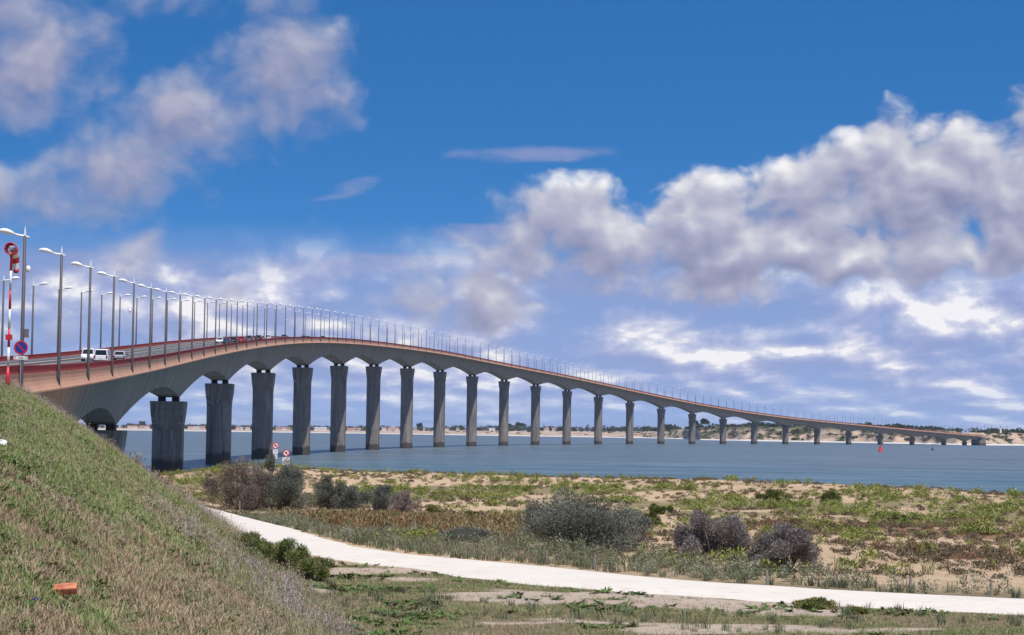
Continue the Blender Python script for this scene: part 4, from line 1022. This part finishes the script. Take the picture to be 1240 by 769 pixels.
proto('lilac', MG_LILAC, [blades(7, .14, .30, .14, .005, .5, rp_, head=.035, headw=.009) for _ in range(3)])

def sample(n, x0, x1, y0, y1, rng=RNG): return rng.uniform(x0, x1, n), rng.uniform(y0, y1, n)
# --- embankment
def slope_points(n0, ymin, ymax, dens0, power, keep):
    ys_ = np.linspace(ymin, ymax, 400); xl = -.30 * ys_ - 3.5; xr = foot_x(ys_) + .5; wdt = np.maximum(xr - xl, .1); rho = dens0 * np.minimum(1, (14 / ys_)) ** power
    pdf = wdt * rho; cdf = np.cumsum(pdf); N_ = int(cdf[-1] * (ys_[1] - ys_[0])); y = np.interp(RNG.random(N_) * cdf[-1], cdf, ys_); x = -.30 * y - 3.5 + RNG.random(N_) * (foot_x(y) + .5 + .30 * y + 3.5)
    k = RNG.random(N_) < keep(x, y); x, y = x[k], y[k]; return x, y
def put(x, y): return np.stack([x, y, ground_z(x, y)], 1)
size_ = lambda y: np.clip(y / 16, .8, 12) ** .36
dryp = lambda x, y: sstep(fbm(x + y * .15, y * .5, 3.2, 91, 4) + .6 * fbm(x, y, .8, 93, 3) + .55 * np.exp(-((emb_d(x, y) - 3.4) / 1.1) ** 2) * sstep(y, 70, 20) - .25 * sstep(emb_d(x, y), 4.8, 6.5), -.12, .38)
edge = lambda x, y: np.maximum(sstep(emb_d(x, y), 4.2, 0.8), sstep(y, 95, 135) * .75) 
x, y = slope_points(0, 6, 153, 700, 1.4, lambda x, y: (1 - .9 * dryp(x, y)) * (1 - .5 * edge(x, y)) * (.45 + .55 * sstep(fbm(x, y, 1.1, 96, 3), -.45, .1)))
scatter('slope_grass', 'green_tuft', put(x, y), size_(y) * RNG.uniform(.7, 1.35, len(x)), 'short green grass covering the embankment slope', 'grass')
x, y = slope_points(0, 6, 153, 420, 1.4, lambda x, y: .30 + .55 * dryp(x, y) * (.3 + .7 * sstep(fbm(x, y, .9, 98, 3), -.4, .1)))
scatter('slope_dry_grass', 'dry_tuft', put(x, y), size_(y) * RNG.uniform(.7, 1.4, len(x)), 'dry straw-coloured grass in patches on the embankment slope', 'grass')
x, y = slope_points(0, 9, 153, 60, 1.35, lambda x, y: .05 + .75 * edge(x, y) * sstep(fbm(x, y, 4, 95, 3), -.5, .2))
scatter('seeding_grass', 'seed_stalks', put(x, y), size_(y) ** .75 * RNG.uniform(.6, 1.2, len(x)), 'tall pale seeding grass along the lower edge of the slope', 'grass')
x, y = slope_points(0, 6, 150, 130, 1.5, lambda x, y: sstep(fbm(x, y, 1.3, 97, 3), -.1, .45))
scatter('slope_herbs', 'herb', put(x, y), size_(y) * RNG.uniform(.7, 1.5, len(x)), 'low broad-leaved herbs between the grass of the slope', 'herbs')
x, y = slope_points(0, 30, 140, 22, 1.2, lambda x, y: edge(x, y) * sstep(fbm(x, y, 6, 99, 2), .05, .45))
scatter('lilac_weeds', 'lilac', put(x, y), size_(y) ** .7 * RNG.uniform(.7, 1.3, len(x)), 'pale lilac flowering weeds at the foot of the slope', 'weeds')
# --- flat ground in front of the path
N_ = 90000; x, y = sample(N_, -14, 40, 30, 72); pdx = path_dist(x, y); em, fr, gr, rd, ba, sm, d = cover_masks(x, y)
below = y < np.interp(x, PATH_C[::-1, 0] if PATH_C[0, 0] > PATH_C[-1, 0] else PATH_C[:, 0], PATH_C[::-1, 1] if PATH_C[0, 0] > PATH_C[-1, 0] else PATH_C[:, 1])
ok = below & (pdx > .15) & (emb_d(x, y) < 1.5)
k = ok & (RNG.random(N_) < .05 + .85 * (1 - ba) * sstep(fbm(x, y * 1.4, 3, 101, 3), -.5, .3)); 
scatter('field_grass', 'green_tuft', put(x[k], y[k]), RNG.uniform(.9, 1.8, k.sum()), 'patchy short grass on the flat ground before the path', 'grass')
k = ok & (RNG.random(N_) < .10 + .30 * (1 - ba)); scatter('field_dry_grass', 'dry_tuft', put(x[k], y[k]), RNG.uniform(1.0, 2.0, k.sum()), 'dry grass on the flat ground before the path', 'grass')
k = ok & (RNG.random(N_) < .30 * sstep(fbm(x, y, 2.4, 103, 3), .0, .5) * (1 - .6 * ba)); scatter('field_herbs', 'herb', put(x[k], y[k]), RNG.uniform(1.2, 3.0, k.sum()), 'dark green leafy weeds on the flat ground before the path', 'herbs')
k = ok & (RNG.random(N_) < .05 * sstep(fbm(x, y * 1.5, 5, 105, 3), .2, .5)); scatter('field_verge_plants', 'verge_plant', put(x[k], y[k]), RNG.uniform(.35, .8, k.sum()), 'grey-green tussocks on the flat ground before the path', 'plants')
# --- verge behind the path
N_ = 42000; x, y = sample(N_, -24, 44, 44, 118); pdx = path_dist(x, y)
below = y < np.interp(x, PATH_C[::-1, 0] if PATH_C[0, 0] > PATH_C[-1, 0] else PATH_C[:, 0], PATH_C[::-1, 1] if PATH_C[0, 0] > PATH_C[-1, 0] else PATH_C[:, 1])
ok = ~below & (pdx > .25) & (emb_d(x, y) < .5)
wv = 3.4 + 6.5 * sstep(x, 11, 1) + 1.5 * fbm(x, y, 8, 107, 2)
k = ok & (RNG.random(N_) < sstep(pdx, wv, wv * .5) * (.38 - .26 * sstep(x, 6, 14))); scatter('verge_plants', 'verge_plant', put(x[k], y[k]), RNG.uniform(.6, 1.15, k.sum()) * (1 - .3 * sstep(x[k], 8, 20)), 'grey-green upright plants along the far verge of the path', 'plants')
k = ok & (RNG.random(N_) < .22 * sstep(pdx, wv * 1.1, wv * .6) * sstep(fbm(x, y, 2.5, 108, 3), -.3, .2) * (1 - .6 * sstep(x, 8, 16))); scatter('verge_bushlets', 'verge_bush', put(x[k], y[k]), RNG.uniform(.6, 1.4, k.sum()), 'bushy grey-green herbs between fence and bushes', 'plants')
k = ok & (RNG.random(N_) < .5 * sstep(pdx, wv * 1.2, wv * .4) * sstep(fbm(x, y, 5, 109, 2), -.1, .4)); scatter('verge_dry_grass', 'seed_stalks', put(x[k], y[k]), RNG.uniform(.9, 1.6, k.sum()), 'dry seeding grass along the far verge of the path', 'grass')
cx_, cy_, _ = on_ground(455, 640); N2 = 7000; x = RNG.normal(cx_, 3.3, N2); y = RNG.normal(cy_, 4.5, N2)
k = (path_dist(x, y) > 2.2) & (y > 68) & (RNG.random(N2) < sstep(fbm(x, y, 5, 111, 3), -.5, .1)); scatter('rust_plants', 'rust_plant', put(x[k], y[k]), RNG.uniform(.7, 1.25, k.sum()), 'mass of rust-red seeding plants in front of the low grey bushes', 'plants')
# --- dunes
N_ = 130000; x, y = sample(N_, -46, 62, 66, 205); pdx = path_dist(x, y); em, fr, gr, rd, ba, sm, d = cover_masks(x, y)
below = y < np.interp(x, PATH_C[:, 0][np.argsort(PATH_C[:, 0])], PATH_C[:, 1][np.argsort(PATH_C[:, 0])])
ok = ~below & (pdx > 2) & (em < .15) & (d < 9)
cl = sstep(fbm(x, y, 2.6, 121, 3), -.05, .45)
k = ok & (RNG.random(N_) < gr * cl * .36 * sstep(d, 2, -6)); scatter('dune_shrublets', 'dune_tuft', put(x[k], y[k]), RNG.uniform(.7, 1.7, k.sum()), 'yellow-green dune shrublets in a broad belt behind the bushes', 'plants')
k = ok & (RNG.random(N_) < (.05 + .20 * rd + .10 * sstep(fbm(x, y, 2, 123, 3), .1, .5)) * (1 - .3 * gr)); scatter('dune_cushions', 'cushion', put(x[k], y[k]), RNG.uniform(.5, 1.35, k.sum()), 'low brown cushion plants dotted over the sandy dune', 'plants')
k = ok & (RNG.random(N_) < .004 + .16 * sstep(d, -7, -1) * sstep(fbm(x, y, 5, 125, 3), -.1, .35)); scatter('marram_grass', 'marram', put(x[k], y[k]), RNG.uniform(.7, 1.4, k.sum()), 'marram grass along the dune crest above the water', 'grass')
k = ok & (RNG.random(N_) < (emb_d(x, y) < -3) * rd * .30 * sstep(fbm(x, y, 3, 127, 3), -.2, .3)); scatter('dune_rust_plants', 'rust_plant', put(x[k], y[k]), RNG.uniform(.35, .7, k.sum()), 'short reddish plants on the sandy flat of the dune', 'plants')
k = ok & (RNG.random(N_) < .05 + .10 * gr); scatter('dune_dry_grass', 'dry_tuft', put(x[k], y[k]), RNG.uniform(1.6, 3.0, k.sum()), 'thin dry grass over the sand of the dune', 'grass')

# ------------------------------------------------------------------ shrubs
M_BARK = paint('shrub_wood', (0.13, 0.10, 0.085), .9, var=.3)
ML_GREY = leafmat('grey_green_leaves', [(0.045, 0.052, 0.040), (0.115, 0.125, 0.10), (0.25, 0.255, 0.205)], posscale=1.6)
ML_BROWN = leafmat('brown_grey_leaves', [(0.09, 0.07, 0.058), (0.19, 0.145, 0.12), (0.30, 0.24, 0.20)], posscale=1.2)
ML_PURP = leafmat('purple_grey_twigs', [(0.055, 0.048, 0.046), (0.14, 0.122, 0.115), (0.28, 0.245, 0.23)], posscale=1.6)
ML_GREEN = leafmat('fresh_green_leaves', [(0.055, 0.085, 0.02), (0.13, 0.165, 0.04), (0.26, 0.25, 0.09)], posscale=1.0)
ML_YEL = leafmat('yellow_green_leaves', [(0.06, 0.075, 0.015), (0.12, 0.14, 0.03), (0.20, 0.20, 0.06)], posscale=.8)
def shrub(px, py, wpx, hpx, mat, label, n=14000, leaf=.085, depth_=.8, clumps=26, seed=1, name='shrub', aspect=.3, twiggy=0, grp='bushes beside the path'):
    x, y, z = on_ground(px, py); sc = y / FPX; rx = wpx * sc / 2; ry = rx * depth_; h = hpx * sc * 1.18; n = int(n * 2.3); leaf *= 1.1; r = np.random.default_rng(seed)
    e = empty(name, (x, y, z - .05)); tag(e, label, 'bush', grp)
    C, Rd = [], []
    for i in range(clumps):
        a = r.uniform(0, 6.283); q = math.sqrt(r.random()) * .86; top = h * (1 - q ** 2.2 * .6) * r.uniform(.86, 1.1); zz = top * (.10 + .78 * r.random() ** .75)
        s_ = r.uniform(.16, .33); C.append((rx * q * math.cos(a), ry * q * math.sin(a), zz)); Rd.append((rx * s_ + .05, ry * s_ + .05, h * r.uniform(.16, .26)))
    v, f, ti = leaf_cloud(C, Rd, n // clumps, leaf, r, aspect, .42, dirup=.6)
    v[:, 2] = np.maximum(v[:, 2], .0)
    mesh('foliage', v, f, mat, e, tints=ti)
    g = Geo()
    for c, rr in zip(C, Rd):
        c = Vector(c); b0 = Vector((c.x * .25 + r.normal() * .08, c.y * .25 + r.normal() * .08, -.1)); m_ = b0.lerp(c, .55) + Vector((r.normal() * .06, r.normal() * .06, .05)); g.tube([b0, m_, c], [.035, .024, .008], 5, False)
        for _ in range(3 + twiggy): 
            d_ = Vector(r.normal(size=3)); d_.z = abs(d_.z) + .4; d_.normalize(); tip = c + Vector((d_.x * rr[0], d_.y * rr[1], d_.z * rr[2])) * 1.25; g.tube([m_.lerp(c, r.uniform(.2, 1)), tip], [.010, .003], 4, False)
    g.build('stems', M_BARK, e)
shrub(288, 617, 84, 54, ML_BROWN, 'brown-grey feathery bush at the left end of the thicket by the path', 15000, .085, seed=1, twiggy=3)
shrub(341, 617, 78, 58, ML_GREY, 'tallest grey-green bush of the thicket below the round signs', 17000, .09, seed=2)
shrub(312, 612, 50, 46, ML_GREY, 'narrow grey-green bush squeezed between brown bush and tallest bush', 7000, .085, seed=12)
shrub(402, 616, 62, 34, ML_GREY, 'low grey-green bush just right of the tallest bush', 9000, .085, seed=3)
shrub(450, 621, 80, 33, ML_GREY, 'low spreading grey-green bush above the rust-red plants', 10000, .085, seed=4)
shrub(490, 624, 40, 28, ML_BROWN, 'small brownish bush at the right end of the low bushes', 4500, .085, seed=5)
shrub(706, 667, 166, 62, ML_GREY, 'broad dome-shaped grey-green bush behind the path, largest of all', 30000, .075, seed=6, clumps=54, depth_=.6)
shrub(862, 676, 92, 55, ML_PURP, 'rounded purple-grey twiggy bush, left of the pair on the right', 16000, .07, seed=7, clumps=34, twiggy=4)
shrub(950, 692, 88, 56, ML_PURP, 'purple-grey twiggy bush by the fence, right one of the pair', 15000, .065, seed=8, clumps=34, twiggy=4)
shrub(560, 660, 66, 22, ML_GREY, 'low grey bush in the verge left of the large dome bush', 5000, .06, seed=9)
shrub(322, 683, 70, 30, ML_GREEN, 'leftmost fresh green bush at the slope foot before the path', 2666, .11, aspect=.14, clumps=13, twiggy=10, depth_=1.2, seed=20, name='green_bush', grp='green bushes at the slope foot')
shrub(352, 694, 64, 36, ML_GREEN, 'middle fresh green bush at the slope foot before the path', 2666, .11, aspect=.14, clumps=13, twiggy=10, depth_=1.2, seed=21, name='green_bush', grp='green bushes at the slope foot')
shrub(381, 703, 48, 30, ML_GREEN, 'rightmost fresh green bush at the slope foot before the path', 2000, .11, aspect=.14, clumps=13, twiggy=10, depth_=1.2, seed=22, name='green_bush', grp='green bushes at the slope foot')
shrub(295, 664, 44, 24, ML_GREEN, 'small green bush farthest up the slope foot, against the path', 1333, .11, aspect=.14, clumps=13, twiggy=10, depth_=1.2, seed=23, name='green_bush', grp='green bushes at the slope foot')
shrub(985, 737, 62, 14, ML_GREEN, 'low dark green leafy clump at the near edge of the path, right side', 3500, .07, seed=24, name='green_bush', grp='green bushes at the slope foot')
shrub(1038, 744, 26, 11, ML_GREEN, 'small green clump right of the larger one at the near path edge', 1500, .06, seed=25, name='green_bush', grp='green bushes at the slope foot')
for i, (px, py, wp, hp, lb) in enumerate(((800, 622, 34, 14, 'yellow-green dune bush just right of the dome bush top'), (786, 640, 26, 18, 'yellow-green dune bush touching the right flank of the dome bush'), (1006, 610, 40, 16, 'bright green dune bush above the right purple-grey bush'), (935, 607, 46, 15, 'bright green dune bush in the belt above the gap of the pair'),
        (1090, 634, 30, 10, 'olive dune bush on the sandy flat near the right side'), (1120, 668, 26, 10, 'dark olive clump on the reddish sand at the right'), (575, 640, 40, 20, 'yellow-green dune bush between the rust plants and the dome bush'), (530, 628, 30, 16, 'small yellow-green dune bush right of the low brown bush'))):
    shrub(px, py, wp, hp, ML_YEL if i != 5 else ML_GREEN, lb, 2600, .10, seed=40 + i, clumps=12, name='dune_bush', grp='single green bushes on the dune')

# ------------------------------------------------------------------ fence behind the path
M_POST = paint('weathered_wood', (0.26, 0.225, 0.195), .95, var=.3, scale=8)
fence = empty('wire_fence', on_ground(662, 682)); tag(fence, 'low wire fence on weathered wooden posts along the far side of the path', 'fence')
tops = []
for i, (px, py, hp) in enumerate(((258, 613, 14), (290, 620, 15), (326, 627, 15), (352, 634, 15), (388, 647, 15), (424, 657, 16), (478, 667, 17), (535, 673, 17), (600, 678, 18), (662, 684, 18), (720, 690, 19), (784, 697, 18), (854, 703, 19), (930, 709, 20), (1012, 712.5, 20), (1102, 717, 20), (1200, 722.5, 21), (1310, 727, 22))):
    x, y, z = on_ground(px, py); h = hp * y / FPX * .8 + .06; lx, ly = random.uniform(-.05, .05), random.uniform(-.05, .05)
    P0 = Vector((x, y, z)) - fence.location
    Geo().tube([P0 + Vector((0, 0, -.2)), P0 + Vector((lx, ly, h))], [.042, .036], 8).build('fence_post', M_POST, fence); tops.append((P0, Vector((lx, ly, h))))
for fr_ in (.45, .85):
    pts = []
    for (p0, d0_), (p1, d1_) in zip(tops[:-1], tops[1:]):
        a, b_ = p0 + d0_ * fr_, p1 + d1_ * fr_
        pts += [a, a.lerp(b_, .5) + Vector((0, 0, -.02))]
    pts.append(tops[-1][0] + tops[-1][1] * fr_)
    Geo().tube(pts, [.0022] * len(pts), 4).build('wire', M_POST, fence)

# ------------------------------------------------------------------ air
hz = Geo().box((0, 6500, 30.5), (29000, 20000, 73)).build('haze', None); tag(hz, 'thin sea air over the water and the far shore', 'haze', kind='stuff')
hm = bpy.data.materials.new('sea_air'); hm.use_nodes = True; hm.node_tree.nodes.clear(); hn = N(hm.node_tree)
pv_ = hn.new('ShaderNodeVolumePrincipled'); pv_.inputs['Color'].default_value = (.70, .82, 1.0, 1); pv_.inputs['Density'].default_value = 2.8e-5; pv_.inputs['Anisotropy'].default_value = 0.2
ho = hn.new('ShaderNodeOutputMaterial'); hn.link(pv_.outputs[0], ho.inputs['Volume']); hz.data.materials.append(hm)
